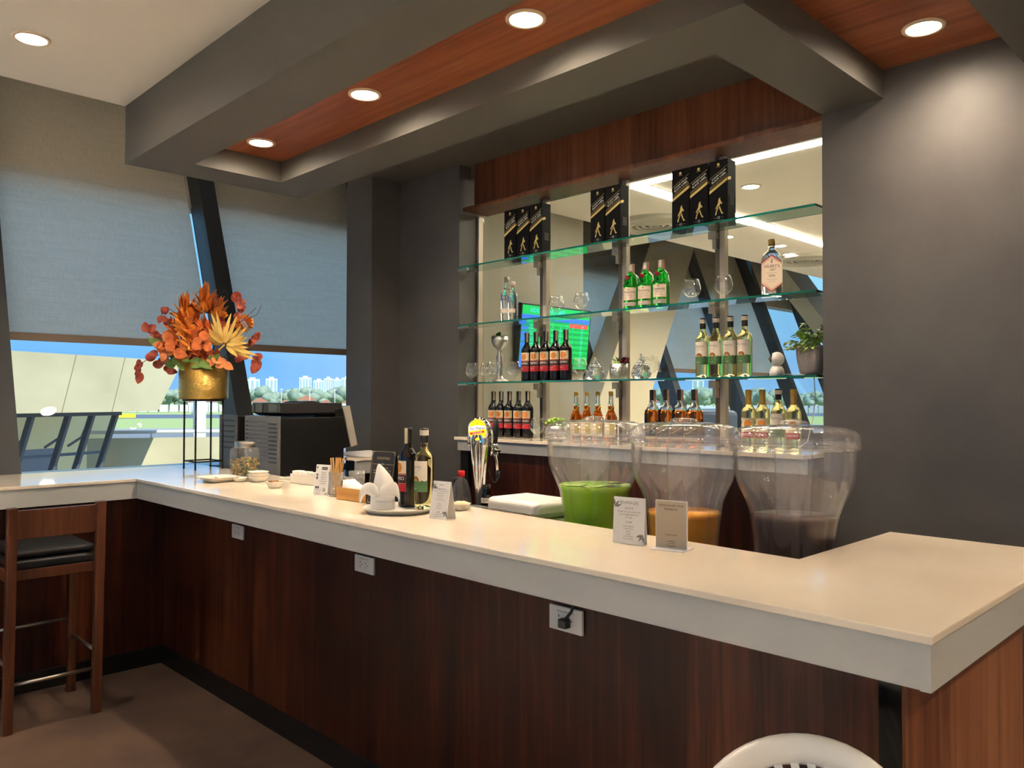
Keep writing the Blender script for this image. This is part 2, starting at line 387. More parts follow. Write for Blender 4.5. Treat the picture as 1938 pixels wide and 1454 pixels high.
ad = N('ShaderNodeMath'); ad.operation = 'ADD'; L(cols[0].outputs[0], ad.inputs[0]); L(cols[1].outputs[0], ad.inputs[1])
rp = N('ShaderNodeValToRGB'); rp.color_ramp.elements[0].position = .7; rp.color_ramp.elements[1].position = 1.3
mrr = N('ShaderNodeMapRange'); mrr.inputs[1].default_value = .75; mrr.inputs[2].default_value = 1.25; L(ad.outputs[0], mrr.inputs[0])
rp.color_ramp.elements[0].position = 0; rp.color_ramp.elements[1].position = 1
rp.color_ramp.elements[0].color = lin((230, 227, 220)); rp.color_ramp.elements[1].color = lin((252, 250, 245))
L(mrr.outputs[0], rp.inputs[0]); L(rp.outputs[0], df.inputs[0]); L(rp.outputs[0], tl.inputs[0])
L(df.outputs[0], ms.inputs[1]); L(tl.outputs[0], ms.inputs[2]); L(ms.outputs[0], o_.inputs[0])
shade_hem = mat('shade_hem', (126, 112, 100), .8)
def shade(y0, y1, label, hem=1.925):
    r = thing('roller_shade', label, 'window shade', (fx(hem, .1), (y0 + y1) / 2, hem), 0, 'roller shades along the leaning windows')
    def rel(b): return b.xf(Matrix.Translation((-fx(hem, .1), -(y0 + y1) / 2, -hem)))
    b = MB(); slab(b, y0, y1, hem + .05, 3.9, .120, .124); rel(b).build('fabric', shade_m, r)
    b = MB(); slab(b, y0, y1, hem, hem + .052, .112, .130); rel(b).build('hem_bar', shade_hem, r)
shade(1.275, 2.60, 'grey woven roller shade half lowered over window behind the flowers')
shade(2.80, 4.18, 'grey woven roller shade half lowered over window above the coffee machine')
for y0, lb in ((5.49, 'hidden by the departures screen wall'), (7.02, 'behind the pale slanted column'), (8.56, 'above the white wine bottles, seen through glass'), (10.08, 'nearest the far end, behind the small white camera')):
    shade(y0, y0 + 1.40, 'grey roller shade ' + lb if 'hidden' not in lb else 'grey roller shade in the adjoining lounge beside the slanted column', 1.90)
# pale slanted column of the adjoining lounge, parallel to the facade
cream = mat('cream_column', (186, 180, 158), .7)
b = MB()
def colm(b, yb0, yb1, yt0, yt1, z0=0.0, z1=3.9, o0=-.34, o1=-.03):
    b.hexa([(fx(z0, o1), yb0, z0), (fx(z0, o0), yb0, z0), (fx(z0, o0), yb1, z0), (fx(z0, o1), yb1, z0),
            (fx(z1, o1), yt0, z1), (fx(z1, o0), yt0, z1), (fx(z1, o0), yt1, z1), (fx(z1, o1), yt1, z1)])
colm(b, 4.95, 5.75, 8.75, 9.75)
struct(b.build('column_slanted', cream))
b = MB(); colm(b, 15.5, 16.2, 11.9, 12.7)
struct(b.build('column_slanted', cream))

# soffit over the bar with a sunk timber channel
b = MB()
zb, zt = 2.835, 3.2
b.box(-4.595, 1.538, zb, 1.0, 1.81, zt); b.box(-4.595, 1.81, zb, -4.33, 2.33, zt)
b.box(-4.595, 2.33, zb, -1.575, 2.602, zt); b.box(-1.575, 2.33, zb, -1.305, 3.5, zt)
b.box(-.79, 1.81, zb, 1.0, 3.5, zt)
struct(b.build('trim_2', soffit_paint))
b = MB().box(-4.33, 1.81, 2.957, -.79, 2.33, 3.0).box(-1.305, 2.33, 2.957, -.79, 3.5, 3.0)
struct(b.build('trim_3', walnut_x))
b = MB().box(-4.0, 3.57, 2.83, -1.575, 3.60, 3.13)
struct(b.build('trim_4', walnut_valance))
b = MB().box(-4.035, 3.50, 2.808, -1.575, 3.72, 2.832)
struct(b.build('trim_5', walnut_valance))

# ------------------------------------------------------------------ lamps
lamp_em = lamp_mat('lamp_diffuser', (255, 232, 205), 780.0, 1.6)
bounce_spot_em = lamp_mat('bounce_spot_diffuser', (255, 240, 222), 2350.0, 7.0)
niche_em = lamp_mat('niche_diffuser', (255, 234, 208), 560.0, 3.0)
led_em = mat('led_strip', (255, 250, 240), .5, em=(255, 240, 218), est=40.0)
trim_w = mat('lamp_trim', (225, 205, 180), .35)
protos_dl = {}
def downlight(x, y, z, label, group, em=None):
    em = em or lamp_em; first = protos_dl.setdefault(em.name, [None])
    if first[0] is None:
        d = thing('downlight', label, 'ceiling light', (x, y, z), 0, group)
        MB().lathe([(.076, 0), (.075, -.006), (.062, -.008), (.058, -.002), (.058, 0)], n=36).build('trim_ring', trim_w, d)
        MB().solid([(.0588, -.0015), (.0588, -.0045)], n=36).build('diffuser', em, d)
        first[0] = d; return d
    return dup(first[0], (x, y, z), None, label, group)
G = 'downlights in the timber channel'
downlight(-4.074, 2.07, 2.957, 'leftmost lit downlight in the timber channel, nearest the window', G)
downlight(-3.09, 2.08, 2.957, 'second lit downlight from the window end of the timber channel', G)
downlight(-2.053, 2.085, 2.957, 'lit downlight in the timber channel above the beer tap end, top centre', G)
downlight(-1.046, 3.2, 2.957, 'lit downlight in the timber close to the grey right wall', G)
downlight(-4.02, .945, 3.155, 'round lit downlight in the white ceiling, top left corner', 'downlights in the white ceiling')
for x, y in [(x, y) for y in (-.5, -1.7, -2.9, -4.0) for x in (-3.6, -2.0, -.4, 1.2, 2.8)]:  # unseen downlights added so the floor throws light up at the ceiling
    downlight(x, y, 3.155, 'unseen narrow beam downlight added behind the viewer to bounce light onto the ceiling', 'downlights in the white ceiling', bounce_spot_em)
for x, y in ((1.3, 3.1), (1.25, 2.8), (1.3, 2.5), (1.25, 2.2), (1.3, 1.9), (2.0, 2.8), (2.0, 2.1), (2.8, 2.8), (2.8, 2.1), (3.6, 2.6)):  # unseen downlights added to brighten the end panel of the bar
    downlight(x, y, 3.155, 'unseen downlight added right of the bar to brighten its end panel', 'added downlights right of the bar')
for x, lb in ((-3.62, 'left'), (-2.98, 'middle'), (-2.15, 'right')):
    downlight(x, 2.98, 3.13, 'lit downlight in the dark recess over the glass shelves, %s of three' % lb, 'downlights over the glass shelves', niche_em)
for x, y in ((-2.2, 6.4), (-2.2, 8.6), (-2.4, 10.8), (-.9, 7.4), (-.9, 9.8)):  # more downlights added out of view to brighten the lounge
    downlight(x, y, 3.155, 'unseen downlight added deeper in the adjoining lounge to brighten it', 'downlights of the adjoining lounge')
for x, y, lb in ((-3.01, 5.47, 'lit downlight seen through the glass beside the rightmost whisky boxes'), (-4.11, 7.0, 'small lit downlight seen through glass below the top glass shelf'),
              (-3.96, 7.8, 'lit downlight seen through glass left of the big gin bottle'), (-4.12, 8.32, 'lit downlight seen through glass at the shoulder of the big gin bottle')):
    downlight(x, y, 3.155, lb, 'downlights of the adjoining lounge')
for a, lb in (((-3.66, 4.76, -1.2, 4.86), 'bright ceiling light strip at right above the top glass shelf'), ((-3.66, 4.86, -3.53, 12.5), 'long bright ceiling light strip running away behind the gin bottle')):
    d = thing('light_strip', lb, 'ceiling light', ((a[0] + a[2]) / 2, (a[1] + a[3]) / 2, 3.1545), 0, 'ceiling light strips of the adjoining lounge')
    hx, hy = (a[2] - a[0]) / 2, (a[3] - a[1]) / 2
    MB().box(-hx - .006, -hy - .006, -.004, hx + .006, hy + .006, 0).build('channel', trim_w, d)
    MB().box(-hx, -hy, -.01, hx, hy, -.004).build('diffuser', led_em, d)
added_cove_em = mat('added_cove_led', (255, 235, 210), .5, em=(255, 236, 212), est=44.0)  # unseen cove strip, added to light the tops of the shades
d = thing('light_strip', 'unseen cove strip added on the ceiling edge to brighten the roller shades', 'ceiling light', (-4.63, -.6, 3.22), 0, 'added cove strip at the window')
MB().box(-.012, -3.6, -.02, .028, 3.6, .02).build('channel', trim_w, d); MB().box(-.018, -3.6, -.015, -.012, 3.6, .015).build('diffuser', added_cove_em, d)
vent_m = mat('vent_white', (190, 186, 172), .6)
for x, y, lb in ((-4.25, 6.02, 'round white ceiling vent seen through glass left of the rightmost whisky boxes'), (-4.1, 8.75, 'round white ceiling vent seen through glass right of the big gin bottle')):
    d = thing('ceiling_vent', lb, 'ceiling vent', (x, y, 3.155), 0, 'round ceiling vents of the adjoining lounge')
    MB().lathe([(.40, 0), (.40, -.03), (.30, -.035), (.29, 0)], n=40).build('rim', vent_m, d)
    c_ = MB()
    for k in range(4): c_.lathe([(.27 - k * .06, -.01), (.25 - k * .06, -.03), (.225 - k * .06, -.028), (.24 - k * .06, -.008)], n=36)
    c_.solid([(.03, -.028), (.03, -.02)], n=16).build('cone_ring', vent_m, d)
# departures screen on the wall of the adjoining lounge
scr_bg = mat('screen_green', (10, 150, 70), .4, em=(20, 215, 105), est=.72)
scr_gr2 = mat('screen_green_dark', (8, 130, 60), .4, em=(10, 180, 85), est=.72)
scr_bl = mat('screen_blue', (40, 90, 220), .4, em=(70, 130, 245), est=.78)
scr_cy = mat('screen_cyan', (60, 190, 220), .4, em=(90, 215, 235), est=.78)
scr_rd = mat('screen_red', (200, 70, 60), .4, em=(225, 85, 70), est=.72)
d = thing('departures_screen', 'wide wall screen with green flight departures table seen through the glass', 'screen', (-4.60, 5.02, 2.07))
d.rotation_euler = (0, R(6), 0)
MB().box(-.03, -.44, -.27, .02, .44, .27).build('casing', black_metal, d, bevel=.006)
b = MB(); f = flat((.021, 0, 0), (0, 1, 0), (0, 0, 1)); W2, H2 = .425, .255
b.poly([(-W2, -H2), (W2, -H2), (W2, H2), (-W2, H2)], f, 0)
f1 = flat((.0216, 0, 0), (0, 1, 0), (0, 0, 1)); f2 = flat((.0222, 0, 0), (0, 1, 0), (0, 0, 1))
for k in range(9): b.poly([(-W2, -.235 + k * .045), (W2, -.235 + k * .045), (W2, -.213 + k * .045), (-W2, -.213 + k * .045)], f1, 1)
b.poly([(-W2, .135), (W2, .135), (W2, .18), (-W2, .18)], f1, 2); b.poly([(-W2, -H2), (-.34, -H2), (-.34, .135), (-W2, .135)], f1, 2)
b.poly([(.16, .10), (.40, .10), (.40, .135), (.16, .135)], f2, 4)
b.text('RIDE  DEPARTURES', .05, f2, 3, dx=-.12, dy=.215)
for k in range(15):
    for x, wd in ((-.30, 5), (-.05, 2), (.05, 2), (.13, 2), (.21, 1), (.33, 3)):
        if random.random() < .85: b.text(''.join(random.choice('0123456789') for _ in range(wd)), .022, f2, 3, dx=x, dy=.115 - k * .0245)
b.build('display', [scr_bg, scr_gr2, scr_bl, scr_cy, scr_rd], d)
d = thing('lounge_chair', 'blue grey chair back seen through glass behind the white wine bottles', 'chair', (-3.70, 6.3, 0))
blu = mat('chair_blue_grey', (92, 110, 140), .7)
MB().box(-.24, -.26, .40, .24, .26, .50).build('seat', blu, d, bevel=.03)
b = MB().box(-.24, -.30, .45, .24, -.22, 1.46); b.build('backrest', blu, d, bevel=.04)
for sx in (-.24, .24):
    for sy in (-.22, .24): MB().tube([(sx, sy, .41), (sx, sy, 0)], .018).build('leg', black_metal, d)

# ================================================================== OUTSIDE
rnd = random.Random(3)
g = bpy.data.materials.new('airfield'); g.use_nodes = True; t = g.node_tree; bs = t.nodes['Principled BSDF']; bs.inputs['Roughness'].default_value = .9
N = t.nodes.new; L = t.links.new
c0 = N('ShaderNodeTexCoord'); dt = N('ShaderNodeVectorMath'); dt.operation = 'DOT_PRODUCT'; dt.inputs[1].default_value = (-.85, .527, 0)
L(c0.outputs['Object'], dt.inputs[0]); md = N('ShaderNodeMath'); md.operation = 'DIVIDE'; md.inputs[1].default_value = 700; L(dt.outputs['Value'], md.inputs[0])
rp = N('ShaderNodeValToRGB'); rp.color_ramp.interpolation = 'CONSTANT'; L(md.outputs[0], rp.inputs[0]); L(rp.outputs[0], bs.inputs['Base Color'])
el = rp.color_ramp.elements; tar = lin((120, 126, 138)); tar2 = lin((150, 155, 165)); gr = lin((158, 176, 118)); dk = lin((92, 104, 128)); wl = lin((210, 212, 216))
el[0].position = 0; el[0].color = tar; el[1].position = 1; el[1].color = gr
for p_, c_ in ((.14, tar2), (.17, tar), (.215, wl), (.22, tar), (.30, tar2), (.33, gr), (.50, dk), (.62, gr)):
    k = el.new(p_); k.color = c_
struct(MB().add([(-2600, -1500, 0), (400, -1500, 0), (400, 2600, 0), (-2600, 2600, 0)], [(0, 1, 2, 3)]).build('ground', g, loc=(0, 0, -6.5)))
conc = mat('sunlit_concrete', (196, 186, 152), .85, noise=((.35, .35, .5), 6, (216, 206, 172), .35, .65))
fr_out = mat('outside_frame', (112, 116, 122), .5)
dark_in = mat('outside_dark_interior', (62, 68, 82), .6)
cream_in = mat('outside_cream_interior', (190, 184, 160), .8)
# canted concourse opposite
P0 = Vector((-22.98, 5.14, 0)); P1 = Vector((-25.2, 9.75, 0)); D = (P1 - P0).normalized(); Nn = Vector((D.y, -D.x, 0))
if Nn.x < 0: Nn = -Nn
d = thing('terminal_concourse', 'sunlit pale concrete concourse with leaning glazed lower storey outside the left window', 'building', tuple(P0))
def cq(b, s0, s1, z0, z1, n0, n1, mi=0, sl=0.0, st=0.0, se=None):
    """box along the concourse face: s along, n outward; sl and st shift the top outward and along, se the far end only"""
    def p(s, n, z): v = D * s + Nn * n; return (v.x, v.y, z)
    e_ = st if se is None else se
    b.hexa([p(s0, n0, z0), p(s0, n1, z0), p(s1, n1, z0), p(s1, n0, z0), p(s0 + st, n0 + sl, z1), p(s0 + st, n1 + sl, z1), p(s1 + e_, n1 + sl, z1), p(s1 + e_, n0 + sl, z1)], mi)
b = MB(); cq(b, -14, 4.75, 1.17, 2.73, -5, 0, 0, .15, 0, .85); b.build('concrete_fascia', conc, d)
b = MB()
for s_ in (1.35, 3.0, -.6, -2.6): cq(b, s_, s_ + .025, 1.18, 2.73, -.01, .008, 0, .15, .30)
b.build('panel_joint', mat('dark_joint', (150, 140, 112), .9), d)  # thin darker strips mark the panel joints
b = MB(); cq(b, -14, 5.9, .02, 1.17, -3.5, -3.2, 0, 0, .3); cq(b, -14, 4.0, -6.4, .02, -3.5, -3.2, 1, 0, 0); cq(b, 4.0, 5.1, -6.4, .02, -3.5, -3.2, 0, 0, 0, .8)
b.build('interior_wall', [mat('self_lit_interior_cream', (196, 190, 150), .8, em=(190, 184, 140), est=.4), mat('self_lit_interior_grey', (96, 104, 120), .7, em=(100, 110, 128), est=.4)], d)  # walls glow on their own in place of interior lamps
for s_ in (-1.4, -.2, 1.15, 2.3, 3.1, 3.95):
    b = MB(); cq(b, s_, s_ + .09, -1.9, 1.17, -2.15, -1.95, 0, 1.2); b.build('mullion', fr_out, d)
for s_ in (1.15, 2.3, 3.1):
    b = MB(); v0 = D * (s_ + .75) + Nn * -2.6; v1 = D * (s_ + .6) + Nn * -1.9; v2 = D * (s_ + .12) + Nn * -1.0
    b.tube([(v0.x, v0.y, .1), (v1.x, v1.y, .38), (v2.x, v2.y, 1.1)], .04, 6); b.build('brace', fr_out, d)
b = MB(); cq(b, -14, 4.1, 1.05, 1.17, -1.02, -.75); b.build('head_beam', fr_out, d)
b = MB(); cq(b, -14, 4.0, -.10, -.02, -1.46, -1.34); b.build('transom', fr_out, d)
b = MB(); cq(b, -14, 4.0, -1.9, 1.10, -2.06, -2.05, 0, 1.2); b.build('glazing', pane, d)
# parapet, rail and white post close outside the window
struct(MB().hexa([(-28.75, 7.7, -6.5), (-28.45, 7.6, -6.5), (-25.3, 13.6, -6.5), (-25.6, 13.7, -6.5), (-28.75, 7.7, .25), (-28.45, 7.6, .25), (-25.3, 13.6, .25), (-25.6, 13.7, .25)]).build('wall_parapet', conc))
b = MB().tube([(-28.5, 7.7, .45), (-25.45, 13.6, .45)], .06)
for k in range(6): b.tube([(-28.5 + .61 * k, 7.7 + 1.18 * k, .2), (-28.5 + .61 * k, 7.7 + 1.18 * k, .45)], .035)
tag(b.build('railing', mat('white_metal', (225, 228, 232), .4)), 'white pipe rail on the low concrete parapet outside', 'railing')
d = thing('white_post', 'white vertical post behind the parapet, seen between the flower stand legs', 'post', (-27.7, 11.85, -6.5))
MB().box(-.16, -.16, 0, .16, .16, 8.8).build('shaft', MATS['white_metal'], d)
MB().box(-.3, -.3, 0, .3, .3, .15).build('base_plate', MATS['white_metal'], d)
struct(MB().box(-11.7, -2, -6.5, -6.2, 14, -.9).build('ceiling_lower_roof', mat('lower_roof', (150, 148, 140), .9)))
d = thing('runway_sign', 'small yellow airfield sign standing in the grass strip', 'sign', (-336, 114.4, -6.5))
MB().box(-.2, -3.2, .4, .2, 3.2, 2.0).build('panel', mat('sign_yellow', (240, 210, 60), .6), d)
MB().box(-.1, -2.6, 0, .1, -2.3, .5).box(-.1, 2.3, 0, .1, 2.6, .5).build('foot', fr_out, d)
def pol(deg, dist): return (-math.sin(R(deg)) * dist, math.cos(R(deg)) * dist)
fence_m = mat('fence_white', (205, 212, 222), .7)
first = None
k = 0
for dg in [x * .62 + 55.4 for x in range(26)] + [x * .62 + 24.2 for x in range(22)]:
    dist = 505; x, y = pol(dg, dist); a = math.atan2(y, x) + PI / 2
    if first is None:
        first = thing('fence_panel', 'pale blast fence panel in the row at the far airfield edge', 'fence', (x, y, -6.5), a, 'blast fence panels at the far edge')
        MB().box(-2.3, -.1, .5, 2.3, .1, 4.6).build('board', fence_m, first); MB().box(-2.6, -.2, 0, -2.3, .2, 4.9).build('post', fr_out, first)
    else: dup(first, (x, y, -6.5), a)
# trees beyond the runway
tree_m = mat('tree_leaves_hazed', (122, 142, 132), .95, noise=((.5, .5, .5), 4, (150, 166, 150), .35, .65)); trunk_m = mat('tree_trunk', (96, 84, 70), .9)  # distance haze is put into the pale leaf colour
protos = []
for v in range(3):
    t_ = thing('tree', 'hazy green tree in the line of trees beyond the airfield', 'tree', (0, 0, 0), 0, 'trees beyond the airfield')
    b = MB()
    for q in range(9): b.ball((rnd.uniform(-4, 4), rnd.uniform(-3, 3), rnd.uniform(5.5, 9.5)), (rnd.uniform(2.6, 4), rnd.uniform(2.6, 4), rnd.uniform(2, 3.2)), 10, 7, jit=.12)
    b.build('crown', tree_m, t_); MB().tube([(0, 0, 0), (.2, 0, 3), (0, .2, 7)], [.5, .4, .25]).build('trunk', trunk_m, t_); protos.append(t_)
n_ = 0
for dg in [55.3 + .34 * q for q in range(44)] + [24.0 + .42 * q for q in range(32)]:
    dist = rnd.uniform(540, 640); x, y = pol(dg + rnd.uniform(-.12, .12), dist); s_ = rnd.uniform(.9, 1.45)
    if n_ < 3: o = protos[n_]; o.location = (x, y, -6.5); o.scale = (s_,) * 3
    else: o = dup(protos[n_ % 3], (x, y, -6.5), rnd.uniform(0, 6), scale=s_)
    n_ += 1
# houses, towers and the long terminal block
bw = mat('tower_white', (214, 222, 230), .8); bg_ = mat('tower_glass', (150, 180, 205), .4); rf_ = mat('red_roof', (176, 120, 104), .8)
def tower(dg, dist, wdt, h, label, cols=4):
    x, y = pol(dg, dist); a = math.atan2(y, x) + PI / 2
    d = thing('apartment_tower', label, 'building', (x, y, -6.5), a, 'pale towers on the skyline')
    MB().box(-wdt / 2, -8, 0, wdt / 2, 8, h).build('wall', bw, d)
    b = MB()
    for i in range(cols):
        xx = -wdt / 2 + (i + .5) * wdt / cols; b.box(xx - wdt / cols * .28, -8.2, 4, xx + wdt / cols * .28, 8.2, h - 2)
    b.build('window_strip', bg_, d); MB().box(-wdt * .2, -4, h, wdt * .2, 4, h + 2.5).build('roof_box', bw, d)
tower(63.5, 1200, 20, 36, 'pale tower on the skyline nearest the dark mullion right of the flowers', 3)
tower(62.25, 1200, 16, 37, 'pair of pale towers standing alone on the skyline left of the group', 3)
for dg, wd, h, lb in ((60.0, 17, 39, 'leftmost'), (59.1, 15, 35, 'second from left'), (58.45, 12, 38, 'third from left'), (57.85, 11, 37, 'second from right'), (57.15, 16, 39, 'rightmost')):
    tower(dg, 1200, wd, h, 'pale tower block, %s of the five skyline towers above the coffee machine' % lb, 4)
tower(36.2, 1150, 20, 32, 'pale skyline tower seen through glass behind the whisky bottles', 3)
tower(32.4, 1150, 16, 36, 'slim pale skyline tower seen through glass between whisky and white wine bottles', 2)
h0 = None
for dg, dist in [(63.0, 520), (61.3, 525), (59.9, 530), (58.6, 522), (57.0, 520), (56.4, 528), (66.3, 520), (67.0, 525), (35.6, 520), (34.2, 526), (30.2, 522), (28.0, 528)]:
    x, y = pol(dg, dist); a = math.atan2(y, x) + PI / 2
    if h0 is None:
        h0 = thing('house', 'small white house with red roof among the trees beyond the airfield', 'house', (x, y, -6.5), a, 'houses beyond the airfield')
        MB().box(-5, -4, 0, 5, 4, 6).build('wall', bw, h0)
        MB().prism([(-5.6, 6), (5.6, 6), (0, 9)], -4.4, 4.4, 'y').build('roof', rf_, h0)
        MB().box(-3.5, -4.1, 2.5, -1.5, 4.1, 4.5).box(1.5, -4.1, 2.5, 3.5, 4.1, 4.5).build('window', bg_, h0)
    else: dup(h0, (x, y, -6.5), a, scale=rnd.uniform(.8, 1.2))
x, y = pol(33.5, 230); d = thing('terminal_block', 'long white building with a row of windows seen through glass behind the whisky bottles', 'building', (x, y, -6.5), math.atan2(y, x) + PI / 2)
MB().box(-19, -6, 0, 19, 6, 5.6).build('wall', bw, d)
b = MB()
for i in range(16): b.box(-18 + i * 2.3, -6.15, 3.2, -16.7 + i * 2.3, 6.15, 4.7)
b.build('window_row', bg_, d); MB().box(-19.4, -6.4, 5.6, 19.4, 6.4, 6.1).build('roof', bw, d)
lp = None
for dg, dist in [(66.5, 400), (64.9, 420), (61.6, 420), (59.7, 430), (58.0, 425), (56.6, 430), (67.3, 410), (34.5, 300), (30.6, 320)]:
    x, y = pol(dg, dist)
    if lp is None:
        lp = thing('floodlight_mast', 'thin white floodlight mast at the far side of the airfield', 'mast', (x, y, -6.5), 0, 'airfield masts')
        MB().tube([(0, 0, 0), (0, 0, 13)], [.22, .14], 6).build('pole', MATS['white_metal'], lp)
        MB().box(-1.0, -.3, 12.6, 1.0, .3, 13.1).build('lamp_head', MATS['white_metal'], lp)
    else: dup(lp, (x, y, -6.5), rnd.uniform(0, 3))

# ================================================================== BAR
d = thing('bar_counter', 'walnut clad bar front below the white counter, L shaped with dark kick strip', 'bar counter')
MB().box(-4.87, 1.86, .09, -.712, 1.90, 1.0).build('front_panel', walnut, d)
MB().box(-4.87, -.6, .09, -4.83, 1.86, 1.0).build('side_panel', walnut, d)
walnut_end_lit = wood('walnut_end_lit', 'z', (84, 46, 27), (120, 74, 47), (146, 98, 66), .4, .30)  # same walnut in lighter tones, light from the right put into its colour
MB().box(-.69, 1.86, .0, -.655, 2.82, 1.0).build('end_panel', walnut_end_lit, d)
MB().box(-.712, 1.868, .0, -.69, 1.90, 1.0).box(-.712, 1.855, 0, -.664, 1.868, .995).build('corner_strip', mat('gloss_black', (10, 10, 11), .12), d, label='glossy black upright strip at the corner')
MB().box(-4.82, 1.842, 0, -.70, 1.868, .10).box(-4.838, -.6, 0, -4.812, 1.868, .10).build('kick_strip', black_kick, d, label='black skirting along the floor')
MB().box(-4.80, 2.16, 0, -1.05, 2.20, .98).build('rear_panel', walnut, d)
def ell(b, z0, z1, ov):
    # counter outline: left leg, long front, right return
    o = ov
    pts = [(-5.46, -.7), (-4.70 + o, -.7), (-4.70 + o, 1.657 - o), (-.536 + o, 1.648 - o), (-.536 + o, 2.842), (-1.045 - o, 2.842), (-1.045 - o, 2.165 + o), (-4.35, 2.31 + o), (-5.46, 2.31 + o)]
    return b.prism(pts, z0, z1, 'z')
d = thing('bar_worktop', 'glossy cream white stone counter top with deep white edge, running round the bar', 'counter top', (0, 0, 0))
ell(MB(), 1.082, 1.10, .006).build('slab', white_stone, d, bevel=.003)
b = MB()
b.box(-4.72, -.7, .988, -4.70, 1.677, 1.082); b.box(-4.72, 1.657, .988, -.55, 1.677, 1.082); b.box(-.556, 1.652, .988, -.536, 2.842, 1.082)
b.box(-1.045, 2.18, .988, -1.025, 2.842, 1.082); b.box(-4.35, 2.165, 1.02, -1.045, 2.172, 1.082)
b.build('apron', white_paint, d)
# lower service worktop behind the bar
d = thing('service_counter', 'lower service shelf behind the bar under the drink dispensers', 'counter', (0, 0, 0))
MB().box(-4.3, 2.325, .90, -1.05, 2.86, .93).build('slab', steel, d)
MB().box(-4.3, 2.34, 0, -1.08, 2.84, .90).build('cabinet', walnut, d)
# window counter inside the bar
d = thing('window_counter', 'white counter with deep edge along the window behind the coffee machine', 'counter', (0, 0, 0))
MB().box(-5.42, 2.335, 1.032, -4.38, 2.875, 1.05).build('machine_shelf', white_stone, d)
MB().box(-5.42, 2.885, 1.152, -4.352, 3.245, 1.17).build('slab', white_stone, d)
MB().box(-4.38, 2.885, 1.068, -4.36, 3.245, 1.152).build('apron', white_paint, d)
MB().box(-5.40, 2.335, 0, -4.42, 3.245, 1.03).build('cabinet', walnut, d)
# papers on the window counter
b = MB().add([(-4.80, 2.98, 0), (-4.38, 2.99, 0), (-4.40, 3.22, .006), (-4.70, 3.22, .02), (-4.79, 3.1, .012)], [(0, 1, 2, 3, 4)])
b.add([(-4.80, 2.98, .001), (-4.38, 2.99, .001), (-4.40, 3.22, .007), (-4.70, 3.22, .021), (-4.79, 3.1, .013)], [(0, 1, 2, 3, 4)])
tag(b.build('paper_sheet', paper, loc=(0, 0, 1.171)), 'loose white paper sheets lying on the window counter by the dark pillar', 'paper')
# back counter under the shelves
d = thing('back_counter', 'walnut back cabinet with white top below the glass shelves', 'cabinet', (0, 0, 0))
MB().box(-3.955, 3.36, 1.288, -1.60, 3.695, 1.308).build('slab', white_stone, d, bevel=.002)
MB().box(-3.935, 3.375, 1.222, -1.60, 3.395, 1.288).build('apron', white_paint, d)
MB().box(-3.85, 3.42, .0, -1.60, 3.69, 1.286).build('cabinet', walnut, d)
MB().box(-3.935, 3.40, .0, -3.86, 3.69, 1.286).build('end_panel', black_kick, d)

# ------------------------------------------------------------------ sockets
sock = mat('socket_white', (206, 203, 196), .35); slot_m = mat('socket_slot', (40, 38, 36), .6)
def socket(x, z, w_, h_, label, loc_y=1.86):
    d = thing('wall_socket', label, 'power socket', (x, loc_y, z), 0, 'power sockets in the bar front')
    MB().box(-w_ / 2, -.012, -h_ / 2, w_ / 2, -.001, h_ / 2).build('faceplate', sock, d, bevel=.003)
    b = MB(); f = flat((0, -.0125, 0), (1, 0, 0), (0, 0, 1))
    b.poly([(-.035, .022), (.035, .022), (.035, .0235), (-.035, .0235)], f)
    for cx in (-.020, .020):
        for q in ((-.006, .008), (-.006, -.010)): b.poly([(cx + q[0] - .0018, q[1] - .004), (cx + q[0] + .0018, q[1] - .004), (cx + q[0] + .0018, q[1] + .004), (cx + q[0] - .0018, q[1] + .004)], f)
        b.poly([(cx + .006 + .0025 * math.cos(k * PI / 4), -.001 + .003 * math.sin(k * PI / 4)) for k in range(8)], f)
    b.build('outlet_slots', slot_m, d)
socket(-3.857, .878, .125, .07, 'leftmost white power socket in the bar front')
socket(-2.734, .880, .135, .068, 'middle white double power socket in the bar front')
socket(-1.646, .873, .135, .076, 'white power socket with a black plug in it, nearest the counter corner')
d = thing('power_plug', 'black plug and cable in the socket nearest the counter corner', 'plug', (-1.636, 1.8465, .868))
MB().box(-.018, -.026, -.016, .014, .001, .012).build('plug_body', black_metal, d, bevel=.004)
MB().tube([(0, -.02, .004), (.02, -.03, .02), (.045, -.034, .045), (.06, -.028, .085), (.07, -.02, .118)], .0045).build('cable', black_metal, d)

# ------------------------------------------------------------------ bar stool
st_wood = wood('stool_wood', 'z', (52, 26, 15), (78, 43, 26), (98, 58, 38), .4, .5)
leather = mat('black_leather', (24, 25, 27), .38, bump=((60, 60, 60), .15, .002, 3))
d = thing('bar_stool', 'dark wooden bar stool with black seat pad, tucked against the counter', 'bar stool', (-4.30, 1.135, 0))
for sy in (-1, 1):
    y = sy * .19
    MB().hexa([(-.022 + .02, y - .02, 0), (.022 + .02, y - .02, 0), (.022 + .02, y + .02, 0), (-.022 + .02, y + .02, 0),
               (-.022 + .06, y - .021, 1.045), (.018 + .06, y - .021, 1.045), (.018 + .06, y + .021, 1.045), (-.022 + .06, y + .021, 1.045)]).build('back_leg', st_wood, d, bevel=.004)
    MB().box(-.40, y - .02, 0, -.36, y + .02, .74).build('front_leg', st_wood, d, bevel=.004)
    MB().box(-.38, y - .013, .695, .02, y + .013, .745).build('side_rail', st_wood, d)
    MB().tube([(-.38, y, .30), (.02, y, .30)], .009).build('side_rung', steel, d)
MB().box(.034, -.172, .895, .058, .172, 1.03).build('back_panel', st_wood, d, bevel=.004)
MB().box(.0, -.172, .70, .03, .172, .748).build('seat_rail', st_wood, d, bevel=.003)
MB().box(-.40, -.172, .70, -.37, .172, .745).build('front_rail', st_wood, d, bevel=.003)
